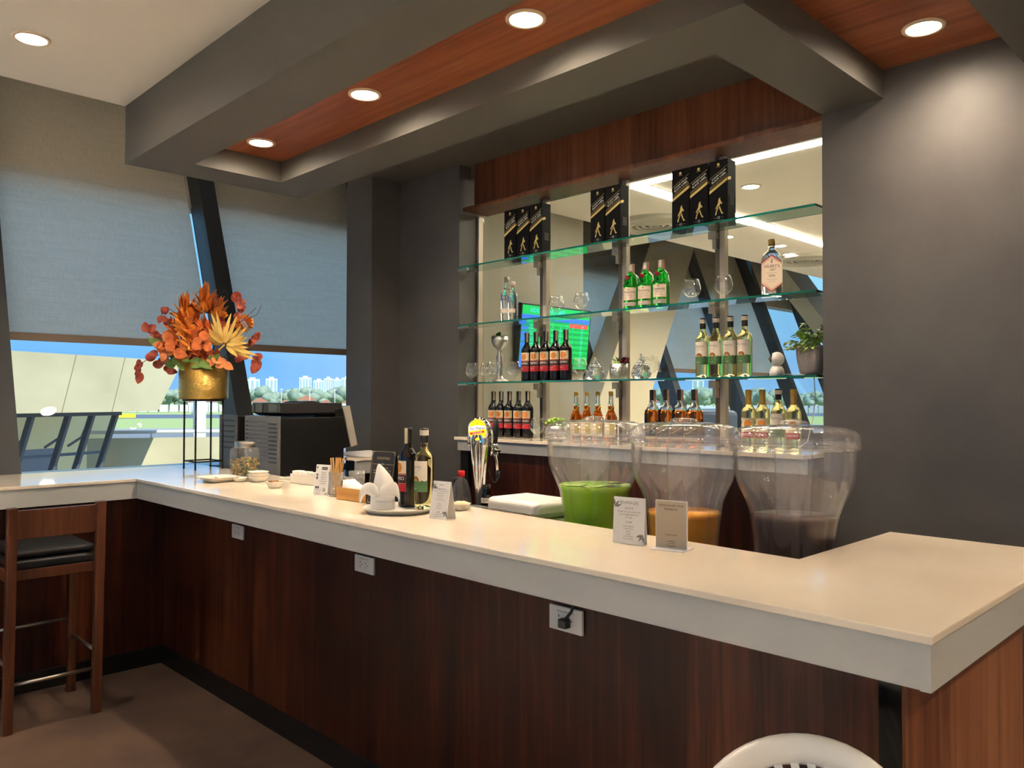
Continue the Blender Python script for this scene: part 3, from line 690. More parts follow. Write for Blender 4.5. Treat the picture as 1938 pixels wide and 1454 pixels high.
MB().box(-.415, -.185, .745, .028, .185, .795).box(-.41, -.18, .80, .022, .18, .835).build('seat_pad', leather, d, bevel=.018, seg=4)
MB().tube([(.022, -.175, .22), (.022, .175, .22)], .009).build('rear_rung', steel, d)
MB().tube([(-.38, -.175, .385), (-.38, .175, .385)], .009).build('front_rung', steel, d)

# ------------------------------------------------------------------ white tub chair, bottom right
wp = mat('white_resin', (226, 222, 214), .3)
d = thing('tub_chair', 'white moulded chair with thick round rim and slatted back, front of bar', 'chair', (-.705, 1.457, 0), R(14))
d.scale = (.72, .72, 1.0)
def rim_pt(a, k=1.0, dz=0): # a=0 at the back (+y)
    z = .815 - .17 * (1 - math.cos(a)) / 2 * 1.25
    return Vector((.275 * k * math.sin(a), .265 * k * math.cos(a), z + dz))
angs = [R(-140 + 280 * k / 40) for k in range(41)]
MB().tube([rim_pt(a) for a in angs], [.018 + .014 * math.cos(a * .55) for a in angs], 14).build('rim', wp, d)
b = MB()
for k in range(26):
    a = R(-130 + 260 * k / 25); a2 = a + R(16); w2 = R(2.6)
    top0, top1 = rim_pt(a - w2, .96, -.015), rim_pt(a + w2, .96, -.015)
    mid0, mid1 = rim_pt(a2 * .97 - w2, .80), rim_pt(a2 * .97 + w2, .80); mid0.z = mid1.z = .62
    lo0, lo1 = rim_pt(a2 - w2, .74), rim_pt(a2 + w2, .74); lo0.z = lo1.z = .455
    vs = [top0, top1, mid0, mid1, lo0, lo1]; i2 = [v * 1 + Vector((v.x * -.03, v.y * -.03, 0)) for v in vs]
    b.add(vs + i2, [(0, 1, 3, 2), (2, 3, 5, 4), (7, 6, 8, 9), (9, 8, 10, 11), (0, 2, 8, 6), (2, 4, 10, 8), (1, 7, 9, 3), (3, 9, 11, 5)], 0, False)
b.build('back_slats', wp, d)
MB().solid([(.20, .42), (.225, .43), (.225, .455), (.18, .452)], n=40).build('seat', wp, d)
for a in (45, 135, 225, 315):
    MB().tube([(.16 * math.cos(R(a)), .16 * math.sin(R(a)), .425), (.24 * math.cos(R(a)), .24 * math.sin(R(a)), 0)], [.018, .013]).build('leg', wp, d)

# ------------------------------------------------------------------ glass shelves, posts
for k, (x, lb) in enumerate(((-3.44, 'leftmost steel upright carrying the glass shelves, behind the red wine row'), (-2.815, 'middle steel upright carrying the glass shelves'), (-2.185, 'rightmost steel upright carrying the glass shelves, behind the white wine row'))):
    d = thing('shelf_upright', lb, 'shelf support', (x, 3.665, 1.309), 0, 'steel uprights behind the shelves')
    MB().box(-.030, -.010, 0, -.004, .020, 1.498).build('post', mat('dark_steel', (112, 102, 90), .5, .3), d)
    MB().box(-.002, -.014, 0, .028, .020, 1.498).build('post_flange', mat('champagne_steel', (196, 186, 168), .45, .4), d)
    for z in (1.655, 2.04, 2.424):
        zz = z - 1.309
        c_ = MB().box(-.045, -.055, zz - .045, -.005, -.011, zz - .007).box(-.03, -.04, zz - .095, -.008, -.011, zz - .045).box(-.045, -.055, zz + .007, -.01, -.011, zz + .02)
        c_.build('bracket', MATS['champagne_steel'], d, bevel=.002)
for z, lb in ((2.424, 'topmost long clear glass shelf, carrying the black boxes'), (2.038, 'middle long clear glass shelf, carrying gin and vodka'), (1.656, 'lowest long clear glass shelf, carrying wine and fruit')):
    d = thing('glass_shelf', lb, 'shelf', (-2.81, 3.55, z), 0, 'long glass shelves')
    MB().box(-1.225, -.088, -.005, 1.222, .085, .005).build('sheet', shelf_glass, d)
    MB().box(-1.225, -.0915, -.005, 1.222, -.0885, .005).build('polished_edge', shelf_edge, d)
    MB().box(-1.262, -.06, -.014, -1.17, -.045, -.0055).build('side_clip', steel, d); MB().box(-1.26, .02, -.014, -1.18, .035, -.0055).build('side_clip', steel, d)
for x0, x1, lb in ((-4.05, -3.447, 'leftmost clear glass back panel behind the shelves'), (-3.444, -2.822, 'second clear glass back panel, in front of the departures screen'), (-2.819, -2.192, 'third clear glass back panel behind the shelves'), (-2.189, -1.577, 'rightmost clear glass back panel behind the shelves')):
    b = MB().box(x0, 3.698, 1.31, x1, 3.706, 2.806)
    tag(b.build('back_glazing', clear_sheet), lb, 'glass panel', 'clear glass back panels')
tag(MB().box(-4.068, 3.66, 1.31, -4.052, 3.70, 2.806).build('edge_trim', MATS['champagne_steel']), 'slim steel edge strip at the left end of the glass back', 'trim strip')

# ================================================================== SHELF AND BACK COUNTER GOODS
dark_glass = mat('dark_wine_glass', (14, 9, 10), .05, spec=.6)
capsule_black = mat('capsule_black', (22, 20, 24), .3)
label_cream = mat('label_cream', (226, 208, 172), .6)
lab_orange = mat('label_orange', (206, 128, 52), .6); lab_dark = mat('label_dark_brown', (52, 24, 18), .6); lab_red = mat('label_red', (176, 28, 42), .6)
lab_green = mat('label_green', (74, 112, 66), .6); lab_white = mat('label_white', (226, 214, 196), .6); lab_brown = mat('label_brown', (140, 88, 44), .6)
strip_m = mat('tax_strip_paper', (214, 196, 160), .6); pink_strip = mat('pink_strip', (226, 178, 150), .6)
white_wine = mat('white_wine', (250, 243, 178), .0, trans=1, ior=1.36)
gold_cap = mat('gold_cap', (186, 152, 78), .35, .6)
WINE = [(.032, 0), (.0355, .004), (.0365, .012), (.0365, .188), (.035, .198), (.0295, .210), (.021, .222), (.0155, .236), (.0145, .25), (.0145, .284), (.0158, .286), (.0158, .296), (.0148, .303), (.010, .305)]
CAPS = [(.0152, .246), (.0152, .284), (.0164, .286), (.0164, .297), (.0154, .3045), (1e-5, .3058)]
def circ(cx, cy, r, n=18, a=0, b=2 * PI): return [(cx + r * math.cos(a + (b - a) * k / n), cy + r * math.sin(a + (b - a) * k / n)) for k in range(n)]
def red_label(b, r, a0):
    wd = .088; wrap_quad(b, r + .0003, wd, .060, .178, a0, 0)
    f = cyl(r + .0006, a0); g2 = cyl(r + .0009, a0)
    b.poly([(-wd / 2, .105), (wd / 2, .105), (wd / 2, .124), (.0, .126), (-wd / 2, .122)], f, 2) if False else None
    for k in range(8):
        x0, x1 = -wd / 2 + wd * k / 8, -wd / 2 + wd * (k + 1) / 8
        b.poly([(x0, .092), (x1, .092), (x1, .124), (x0, .124)], f, 2); b.poly([(x0, .060), (x1, .060), (x1, .091), (x0, .091)], f, 3)
        b.poly([(x0, .125), (x1, .125), (x1, .129), (x0, .129)], f, 3)
    b.poly(circ(.008, .152, .0195), f, 1); b.poly(circ(-.034, .158, .0075, 8), f, 2)
    b.text('PREMIO', .019, g2, 4, dx=.006, dy=.110, spacing=.95); b.text('Red wine', .010, g2, 4, italic=True, dx=-.012, dy=.080); b.text('Semi dulce', .006, g2, 4, dx=-.010, dy=.070)
def red_wine(label, group, name='red_wine_bottle', a0=-PI / 2):
    d = thing(name, label, 'wine bottle', (0, 0, 0), 0, group)
    MB().solid(WINE, n=32).build('bottle_glass', dark_glass, d, weld=True)
    MB().lathe(CAPS, n=24).build('capsule', capsule_black, d)
    b = MB(); red_label(b, .0365, a0); b.build('wine_label', [label_cream, lab_orange, lab_dark, lab_red, paper], d)
    b = MB(); a = -PI / 2 + .95
    b.box(-.006, -.0008, .244, .006, .0, .303); b.xf(Matrix.Translation((.0168 * math.cos(a), .0168 * math.sin(a), 0)) @ Matrix.Rotation(a + PI / 2, 4, 'Z'))
    b.build('tax_strip', strip_m, d); return d
ordn5 = ['leftmost', 'second from left', 'middle', 'second from right', 'rightmost']; ordn4 = ['leftmost', 'second from left', 'third from left', 'rightmost']; ordn3 = ['left', 'middle', 'right']
rw = red_wine('x', 'red wine bottles on the lowest glass shelf')
for i, x in enumerate((-3.505, -3.427, -3.344, -3.262, -3.180)):
    o = rw if i == 0 else dup(rw, (0, 0, 0)); o.location = (x, 3.575, 1.6625); o.rotation_euler = (0, 0, R((-6, 4, 0, 5, -2)[i]))
    o['label'] = 'red wine bottle, %s of five on the lowest glass shelf' % ordn5[i]
for i, x in enumerate((-3.795, -3.722, -3.645, -3.563, -3.483)):
    o = dup(rw, (x, 3.56, 1.3095), R((5, -4, 2, 12, 0)[i]), 'red wine bottle, %s of five on the back counter behind the beer tap' % ordn5[i], 'red wine bottles on the back counter', .955)

def white_label(b, r, a0):
    wd = .088; wrap_quad(b, r + .0003, wd, .066, .182, a0, 0); f = cyl(r + .0006, a0); g2 = cyl(r + .0009, a0)
    for k in range(10):
        x0, x1 = -wd / 2 + wd * k / 10, -wd / 2 + wd * (k + 1) / 10
        b.poly([(x0, .066), (x1, .066), (x1, .106 + (.003 if k % 2 else -.001)), (x0, .106 + (.002 if k % 3 else 0))], f, 1)
    b.poly(circ(-.006, .106, .019, 14, 0, PI), f, 2); b.poly(circ(-.006, .106, .010, 10, 0, PI), g2, 3)
    b.text('Premio', .019, g2, 4, dx=-.006, dy=.160, width=.062); b.text('sauvignon blanc', .0062, g2, 5, dx=-.004, dy=.147); b.text('semi seco', .0055, g2, 5, dx=-.004, dy=.138)
    b.text('+', .010, g2, 0, dx=-.01, dy=.088); b.text('Bodegas', .0065, g2, 0, dx=-.01, dy=.078)
def white_wine_bottle(label, group, kind='green'):
    d = thing('white_wine_bottle', label, 'wine bottle', (0, 0, 0), 0, group)
    prof = [(.008, .014), (.024, .004), (.032, 0), (.0355, .004)] + WINE[2:]
    MB().solid(prof, n=32).build('bottle_glass', white_wine, d, weld=True)
    if kind == 'gold':
        MB().lathe([(.0156, .225)] + CAPS[1:] if False else [(.0163, .228), (.0156, .24), (.0156, .284), (.0166, .286), (.0166, .297), (.0156, .3045), (1e-5, .3058)], n=24).build('capsule', gold_cap, d)
        b = MB(); r = .0365; wrap_quad(b, r + .0003, .088, .060, .160, -PI / 2, 0); f = cyl(r + .0006); g2 = cyl(r + .0009)
        for k in range(8): b.poly([(-.044 + .011 * k, .060), (-.033 + .011 * k, .060), (-.033 + .011 * k, .090), (-.044 + .011 * k, .090)], f, 3)
        b.poly(circ(.008, .130, .020), f, 1); b.poly(circ(-.034, .138, .0075, 8), f, 2); b.text('PREMIO', .017, g2, 4, dx=.004, dy=.076)
        b.build('wine_label', [label_cream, lab_orange, lab_dark, lab_red, paper], d)
    else:
        b = MB().lathe([(.0152, .250), (.0152, .284), (.0164, .286), (.0164, .297), (.0154, .3045), (1e-5, .3058)], n=24); b.build('capsule', capsule_black, d)
        b = MB().lathe([(.0170, .278), (.0170, .298)], n=24); b.text('12', .010, cyl(.0173), 1, dy=.288); b.build('neck_band', [lab_white, ink_grey], d)
        b = MB(); white_label(b, .0365, -PI / 2); b.build('wine_label', [lab_white, lab_green, lab_brown, lab_orange, ink_grey, ink_soft], d)
    return d
ww = white_wine_bottle('x', 'white wine bottles on the lowest glass shelf')
for i, x in enumerate((-2.237, -2.160, -2.078, -2.000)):
    o = ww if i == 0 else dup(ww, (0, 0, 0)); o.location = (x, 3.57, 1.6625); o.rotation_euler = (0, 0, R(8))
    o['label'] = 'white wine bottle with green label, %s of four on the lowest glass shelf' % ordn4[i]
wg = white_wine_bottle('x', 'gold capped white wine bottles on the back counter', 'gold')
for i, (x, kind) in enumerate(((-1.975, 0), (-1.902, 0), (-1.820, 1), (-1.744, 0))):
    if kind: o = dup(ww, (x, 3.56, 1.3095), R(8), 'black capped white wine bottle among three gold capped ones on the back counter', 'black capped white wine on the back counter', .96)
    else:
        o = wg if i == 0 else dup(wg, (0, 0, 0)); o.location = (x, 3.56, 1.3095); o.scale = (.95,) * 3; o.rotation_euler = (0, 0, R(6))
        o['label'] = 'gold capped white wine bottle, %s in the row on the back counter' % ['leftmost', 'second from left', '', 'rightmost'][i]

# tall black whisky boxes
box_black = mat('box_black', (7, 6, 6), .5, spec=.15); box_gold = mat('box_gold', (206, 182, 112), .4, .35)
WALKER = [[(-.2, 8.6), (.6, 9.6), (1.3, 9.5), (1.2, 8.4), (2.1, 7.2), (2.9, 6.4), (2.4, 5.9), (1.3, 6.4), (.9, 5.4), (-1.0, 4.6), (-2.3, 3.4), (-2.9, 3.5), (-1.7, 5.2), (-.6, 6.6)],
          [(.0, 4.6), (.9, 4.9), (2.2, 2.2), (3.0, .9), (3.6, 1.1), (3.7, .5), (2.4, .2), (1.3, 2.0)], [(-.9, 4.3), (-.1, 4.2), (-1.6, 1.8), (-1.9, .3), (-2.8, -.2), (-3.0, .4), (-2.5, 1.9)]]
def whisky_box(label, group):
    d = thing('whisky_box', label, 'bottle box', (0, 0, 0), 0, group)
    w_, dp, h_ = .104, .076, .314
    MB().box(-w_ / 2, -dp / 2, 0, w_ / 2, dp / 2, h_).build('carton', box_black, d, bevel=.001)
    b = MB(); f = flat((0, -dp / 2 - .0006, 0), (1, 0, 0), (0, 0, 1)); x = w_ / 2 - .001; sl = .55
    def band(z, t_, mi): b.poly([(-x, z - sl * x), (x, z + sl * x), (x, z + t_ + sl * x), (-x, z + t_ - sl * x)], f, mi)
    band(.178, .015, 0); band(.200, .0012, 0); band(.207, .0012, 0); band(.252, .0014, 0)
    b.poly(circ(0, .292, .0075, 12), f, 0); b.poly([(-.011, .280), (.011, .280), (.011, .2815), (-.011, .2815)], f, 0)
    b.text('JOHNNIE WALKER', .012, f, 1, rot=math.atan(sl), dx=.003, dy=.240, width=.092); b.text('BLACK LABEL', .015, f, 1, rot=math.atan(sl), dx=.003, dy=.224, width=.098)
    for q in WALKER: b.poly([(.002 + u * .0068, .040 + v * .0088) for u, v in q], f, 0)
    b.text('12', .017, f, 1, dy=.026); b.text('AGED', .006, f, 2, dx=-.018, dy=.026); b.text('YEARS', .006, f, 2, dx=.019, dy=.026)
    b.poly([(-.03, .013), (.03, .013), (.03, .0138), (-.03, .0138)], f, 2); b.build('printed_front', [box_gold, paper, ink_grey], d)
    b = MB(); f = flat((w_ / 2 + .0006, 0, 0), (0, 1, 0), (0, 0, 1)); b.poly([(-.037, .206), (-.010, .214), (-.008, .222), (-.010, .229), (-.037, .221)], f, 0)
    for k in range(6): b.poly([(-.018, .13 - k * .008), (.02, .13 - k * .008), (.02, .133 - k * .008), (-.018, .133 - k * .008)], f, 1)
    b.build('printed_side', [box_gold, ink_grey], d); return d
wb = whisky_box('x', 'x')
sets = (((-3.590, -3.477, -3.364), 'left group of three'), ((-2.880, -2.770), 'middle pair'), ((-2.328, -2.219, -2.106), 'right group of three'))
first = True
for xs_, lb in sets:
    for i, x in enumerate(xs_):
        o = wb if first else dup(wb, (0, 0, 0)); first = False
        o.location = (x, 3.545, 2.4295); nm = (['left', 'middle', 'right'] if len(xs_) == 3 else ['left', 'right'])[i]
        o['label'] = 'black and gold whisky box, %s one of the %s, top shelf' % (nm, lb); o['group'] = 'whisky boxes on the top shelf'

# clear vodka bottles
spirit = mat('clear_spirit', (246, 250, 252), .0, trans=1, ior=1.40); blue_ink = mat('blue_ink', (36, 70, 190), .5)
pinkcap = mat('pink_silver_cap', (206, 190, 178), .35, .5)
d = thing('vodka_bottle', 'taller clear vodka bottle with blue lettering, at left on the middle shelf', 'bottle', (-3.70, 3.585, 2.0435), R(12), 'clear vodka bottles')
MB().solid([(.030, 0), (.037, .003), (.0395, .010), (.0395, .180), (.037, .198), (.028, .212), (.018, .220), (.0155, .230), (.0155, .262), (.010, .264)], n=32).build('bottle_glass', spirit, d, weld=True)
MB().solid([(.0168, .252), (.0168, .293), (.012, .297)], n=24).build('cap', pinkcap, d)
b = MB(); f = cyl(.0400); b.text('ABSOLUT', .024, f, 0, dy=.172, width=.074); b.text('VODKA', .024, f, 0, dy=.148, width=.066); b.build('lettering', blue_ink, d)
wrap_quad(MB(), .0398, .082, .060, .090, -PI / 2, 0).build('paper_label', lab_white, d)
dup(d, (-3.590, 3.535, 2.0435), R(14), 'shorter clear vodka bottle standing in front, at left on the middle shelf', None, .84)

# snifters
SN = [(1e-5, 0.0), (.030, 0.0), (.0305, .0025), (.020, .005), (.0075, .011), (.0062, .018), (.0075, .026), (.018, .034), (.033, .045), (.043, .060), (.0462, .075), (.044, .093), (.038, .112), (.0335, .128),
      (.0320, .1285), (.0364, .112), (.0424, .093), (.0444, .075), (.0412, .060), (.031, .047), (.016, .038), (1e-5, .036)]
snf = None
for x, y, z, lb in ((-3.232, 3.55, 2.0435, 'left of the two on the middle shelf beside the vodka'), (-3.036, 3.55, 2.0435, 'right of the two on the middle shelf in front of the screen'),
                    (-2.289, 3.55, 2.0435, 'on the middle shelf right of the green gin bottles'), (-2.102, 3.545, 2.0435, 'on the middle shelf left of the big gin bottle'),
                    (-3.975, 3.53, 1.6615, 'leftmost on the lowest shelf'), (-3.905, 3.60, 1.6615, 'behind the leftmost one on the lowest shelf'), (-3.745, 3.515, 1.6615, 'in front of the silver goblet'),
                    (-3.593, 3.545, 1.6615, 'just left of the red wine row'), (-3.049, 3.55, 1.6615, 'just right of the red wine row'), (-2.547, 3.55, 1.6615, 'right of the crystal cone jars'), (-3.325, 3.48, 1.3085, 'on the back counter beside the red wine bottles')):
    if snf is None:
        snf = MB().lathe(SN, n=32).build('snifter_glass', goblet_glass, weld=True); o = snf
    else: o = snf.copy(); COL.objects.link(o)
    o.location = (x, y, z); tag(o, 'empty snifter glass ' + lb, 'glass', 'snifter glasses on the shelves')

# green gin
gin_green = mat('green_gin_glass', (60, 215, 70), .0, trans=1, ior=1.4)
d0 = thing('green_gin_bottle', 'x', 'bottle', (0, 0, 0), 0, 'green gin bottles')
MB().solid([(.036, 0), (.0425, .004), (.0435, .012), (.0425, .128), (.0450, .134), (.0450, .141), (.0415, .146), (.040, .172), (.033, .190), (.020, .202), (.0165, .210), (.0165, .222), (.010, .223)], n=32).build('bottle_glass', gin_green, d0, weld=True)
MB().solid([(.0178, .213), (.0178, .222), (.0170, .224), (.0170, .253), (.013, .256)], n=24).build('cap', pinkcap, d0)
b = MB(); wrap_quad(b, .0440, .088, .052, .122, -PI / 2, 0); wrap_quad(b, .0440, .088, .020, .042, -PI / 2, 1); f = cyl(.0444)
b.text('Tanqueray', .017, f, 2, italic=True, dy=.098, width=.072); b.text('LONDON', .0095, f, 3, dy=.080, spacing=1.3); b.text('DRY GIN', .0095, f, 3, dy=.067, spacing=1.3); b.poly(circ(0, .112, .004, 8), f, 2)
wrap_quad(b, .0443, .088, .119, .121, -PI / 2, 4); wrap_quad(b, .0443, .088, .053, .055, -PI / 2, 4)
b.build('gin_label', [mat('gin_label', (226, 208, 184), .6), mat('gin_label_lower', (186, 180, 160), .6), ink, ink_grey, gold_ink], d0)
b = MB().solid([(.0125, 0), (.0135, .002), (.010, .004)], n=18); b.xf(Matrix.Translation((-.008, -.039, .178)) @ Matrix.Rotation(R(90 + 18), 4, 'X')); b.build('red_seal', mat('red_wax', (160, 24, 40), .35), d0)
b = MB().box(-.007, -.0008, .196, .007, 0, .256); a = -PI / 2 + 1.1; b.xf(Matrix.Translation((.0185 * math.cos(a), .0185 * math.sin(a), 0)) @ Matrix.Rotation(a + PI / 2, 4, 'Z')); b.build('tax_strip', pink_strip, d0)
for i, x in enumerate((-2.690, -2.592, -2.492)):
    o = d0 if i == 0 else dup(d0, (0, 0, 0)); o.location = (x, 3.57, 2.0435); o.rotation_euler = (0, 0, R(14)); o['label'] = 'green gin bottle with red seal, %s one of three on the middle shelf' % ordn3[i]

# large clear gin bottle
d = thing('large_gin_bottle', 'large clear gin bottle with red bordered six sided label and gold cap', 'bottle', (-1.848, 3.555, 2.0435), R(27))
b = MB().solid([(.040, 0), (.0465, .003), (.048, .010), (.048, .165), (.046, .182), (.038, .200), (.024, .215), (.016, .224), (.015, .245), (.010, .246)], n=48, sq=4.5)
b.v = [(x, y * .72, z) if z < .2 else (x, y * (.72 + .28 * min(1, (z - .2) / .024)), z) for x, y, z in b.v]; b.build('bottle_glass', spirit, d, weld=True)
MB().solid([(.0165, .240), (.0165, .272), (.013, .274)], n=24).build('cap', gold_cap, d)
b = MB(); f = flat((0, -.0355, 0), (1, 0, 0), (0, 0, 1)); f2 = flat((0, -.0360, 0), (1, 0, 0), (0, 0, 1)); f3 = flat((0, -.0365, 0), (1, 0, 0), (0, 0, 1))
def hx(w_, lo, hi, dz): return [(-w_, lo + dz), (0, lo), (w_, lo + dz), (w_, hi - dz), (0, hi), (-w_, hi - dz)]
b.poly(hx(.047, .016, .196, .036), f, 0); b.poly(hx(.0465, .022, .190, .036), f2, 1); b.poly(hx(.046, .026, .186, .0355), f2, 0); b.poly(hx(.0455, .029, .183, .0355), f3, 1)
f4 = flat((0, -.0370, 0), (1, 0, 0), (0, 0, 1))
b.text("GILBEY'S", .019, f4, 2, dy=.139, width=.078); b.text('1857', .015, f4, 2, italic=True, dx=.002, dy=.122); b.text('GIN', .017, f4, 2, dy=.094)
b.text('special london dry', .0065, f4, 3, dy=.108, width=.05); b.text('distilled and bottled', .006, f4, 3, dy=.078); b.text('quality spirit', .006, f4, 3, dy=.068); b.text('vol', .006, f4, 3, dx=-.025, dy=.060)
b.poly([(-.004, .155), (.004, .155), (.002, .166), (.006, .170), (0, .174), (-.003, .166)], f4, 3)
b.build('gin_label', [lab_red, mat('gin_label', (226, 208, 184), .6), ink, ink_grey], d)

# silver goblet with a leaf
silver = mat('hammered_silver', (196, 194, 188), .28, 1, bump=((90, 90, 90), .35, .003, 3))
d = thing('silver_goblet', 'tall silver goblet with turned stem on the lowest shelf, left end', 'goblet', (-3.795, 3.615, 1.6615))
MB().lathe([(1e-5, 0), (.052, 0), (.054, .008), (.046, .018), (.026, .026), (.018, .045), (.022, .060), (.016, .075), (.023, .095), (.020, .108), (.027, .125), (.020, .140), (.024, .160), (.017, .185), (.014, .205), (.020, .220), (.040, .235), (.052, .262), (.055, .300), (.051, .300), (.047, .262), (.034, .245), (1e-5, .240)], n=36).build('cup', silver, d)
leaf_g = mat('leaf_green', (96, 150, 52), .45); leaf_dk = mat('leaf_dark_green', (58, 96, 44), .5)
def leaf(b, base, tip, w_, curl=.15, mi=0, up=Vector((0, 0, 1)), n=7, round_=1.0):
    base = Vector(base); tip = Vector(tip); d_ = tip - base; l_ = d_.length; dn = d_.normalized(); s_ = dn.cross(up)
    if s_.length < .1: s_ = dn.cross(Vector((1, 0, 0)))
    s_.normalize(); nn = s_.cross(dn); vs = []; fs = []
    for k in range(n + 1):
        t_ = k / n; ww = w_ * (math.sin(PI * min(1, max(0, t_ ** .8 * .98 + .01)))) ** (.75 * round_); p = base + d_ * t_ - nn * (curl * l_ * t_ * t_) + nn * curl * l_ * .35 * math.sin(PI * t_)
        vs += [p - s_ * ww + nn * ww * .25, p, p + s_ * ww + nn * ww * .25]
    for k in range(n):
        for q in (0, 1): fs.append((3 * k + q, 3 * k + q + 1, 3 * k + q + 4, 3 * k + q + 3))
    return b.add(vs, fs, mi, True)
b = MB(); leaf(b, (-.02, 0, .29), (.03, -.03, .335), .017); leaf(b, (0, .01, .29), (-.05, -.02, .318), .014); leaf(b, (.01, 0, .29), (.045, .03, .315), .012)
tag(b.build('leaf_sprig', leaf_g, loc=(-3.795, 3.615, 1.6615)), 'small green leaf sprig lying in the silver goblet', 'leaf')

# crystal cone jars
facet = bpy.data.materials.new('cut_crystal'); facet.use_nodes = True; MATS['cut_crystal'] = facet
t = facet.node_tree; b_ = t.nodes['Principled BSDF']; b_.inputs['Transmission Weight'].default_value = .95; b_.inputs['Roughness'].default_value = .02; b_.inputs['Base Color'].default_value = (.97, .97, .98, 1); b_.inputs['IOR'].default_value = 1.52
vo = t.nodes.new('ShaderNodeTexVoronoi'); vo.inputs['Scale'].default_value = 70; tcn = t.nodes.new('ShaderNodeTexCoord'); bp = t.nodes.new('ShaderNodeBump'); bp.inputs['Strength'].default_value = .9; bp.inputs['Distance'].default_value = .004
t.links.new(tcn.outputs['Object'], vo.inputs['Vector']); t.links.new(vo.outputs['Distance'], bp.inputs['Height']); t.links.new(bp.outputs[0], b_.inputs['Normal'])
for i, (x, lb) in enumerate(((-2.947, 'left of the silver face pot'), (-2.622, 'right of the silver face pot'))):
    d = thing('crystal_jar', 'cut crystal teardrop jar with pointed lid, ' + lb, 'jar', (x, 3.565, 1.6615), 0, 'crystal jars')
    MB().solid([(.034, 0), (.046, .006), (.054, .022), (.054, .040), (.048, .054)], n=32).build('bowl', facet, d)
    MB().solid([(.0495, .055), (.040, .072), (.026, .092), (.012, .112), (.006, .122), (.008, .129), (.004, .138)], n=32).build('lid', facet, d)

# silver face pot with fruit
d = thing('silver_face_pot', 'silver pot with a sculpted serene face, holding grapes and leaves', 'pot', (-2.785, 3.575, 1.6615), R(32))
MB().lathe([(1e-5, 0), (.038, 0), (.047, .006), (.050, .03), (.052, .06), (.052, .090), (.047, .090), (.046, .02), (1e-5, .016)], n=40).build('pot', silver, d)
b = MB(); r = .0515
def on(x, z, o=0): a = -PI / 2 + x / r; return ((r + o) * math.cos(a), (r + o) * math.sin(a), z)
b.ball(on(0, .040, -.012), (.030, .020, .038), 18, 12)
b.tube([on(0, .062, .006), on(0, .045, .011), on(0, .036, .014)], [.003, .0042, .006], 10)
b.ball(on(0, .024, .006), (.010, .005, .0035), 12, 6); b.ball(on(0, .019, .006), (.008, .005, .003), 12, 6)
for s_ in (-1, 1):
    b.tube([on(s_ * .006, .060, .008), on(s_ * .014, .064, .006), on(s_ * .024, .058, .001)], .002, 8); b.ball(on(s_ * .013, .053, .003), (.008, .004, .003), 12, 6); b.ball(on(s_ * .036, .042, 0), (.006, .006, .020), 10, 8)
b.build('face_relief', silver, d)
grape_r = mat('red_grape', (96, 20, 36), .25); grape_g = mat('green_grape', (150, 186, 72), .3, sss=.1)
def bunch(name, pts, r_, m_, label, loc):
    d = thing(name, label, 'fruit', loc)
    for p in pts: MB().ball((p[0], p[1], p[2]), r_, 12, 8).build('grape', m_, d)
    MB().tube([(0, 0, .012), (.004, .004, .035)], .002, 6).build('stem', MATS['tree_trunk'], d); return d
def pile(n_, rx, ry, rz, r_, seed, z0=0):
    q = random.Random(seed); out_ = []
    while len(out_) < n_:
        p = (q.uniform(-rx, rx), q.uniform(-ry, ry), z0 + q.uniform(0, rz))
        if all((p[0] - o[0]) ** 2 + (p[1] - o[1]) ** 2 + (p[2] - o[2]) ** 2 > (1.7 * r_) ** 2 for o in out_): out_.append(p)
        elif q.random() < .002: r_ *= .97
    return out_
bunch('red_grapes', pile(9, .026, .016, .022, .0105, 4), .0105, grape_r, 'bunch of red grapes spilling over the rim of the silver face pot', (-2.742, 3.575, 1.756))
bunch('pale_grapes', pile(5, .016, .014, .006, .010, 6), .010, grape_g, 'few pale green grapes in the silver face pot', (-2.79, 3.575, 1.752))
b = MB(); leaf(b, (-.01, 0, .0), (-.035, -.01, .04), .020, .2); leaf(b, (.0, .01, .0), (-.005, .0, .040), .014, .1); leaf(b, (.03, 0, .02), (.075, -.01, .035), .012, .1)
tag(b.build('leaf_sprig', leaf_g, loc=(-2.795, 3.575, 1.752)), 'green leaves standing up in the silver face pot', 'leaf')

# security camera
d = thing('security_camera', 'small white ball shaped camera with black lens face on the lowest shelf', 'camera', (-1.829, 3.565, 1.6615), R(-40))
MB().solid([(.030, 0), (.034, .003), (.0345, .016), (.031, .034), (.022, .048)], n=32).build('base', mat('white_plastic', (226, 221, 214), .3), d)
MB().ball((0, 0, .082), .034, 28, 18).build('head', MATS['white_plastic'], d)
b = MB().ball((0, -.0075, .083), (.0225, .0285, .029), 24, 14); b.build('lens_face', mat('gloss_black', (10, 10, 11), .12), d)
b = MB().lathe([(.0095, 0), (.0105, .0025), (.007, .003), (1e-5, .0015)], n=20); b.xf(Matrix.Translation((0, -.0345, .084)) @ Matrix.Rotation(R(90), 4, 'X')); b.build('lens_ring', steel, d)
MB().tube([(.02, .03, .01), (.09, .045, .006), (.17, .045, .003), (.185, .095, -.01), (.175, .105, -.10), (.16, .10, -.20), (.15, .08, -.30), (.145, .02, -.345)], .0022, 6).build('cable', MATS['white_plastic'], d)

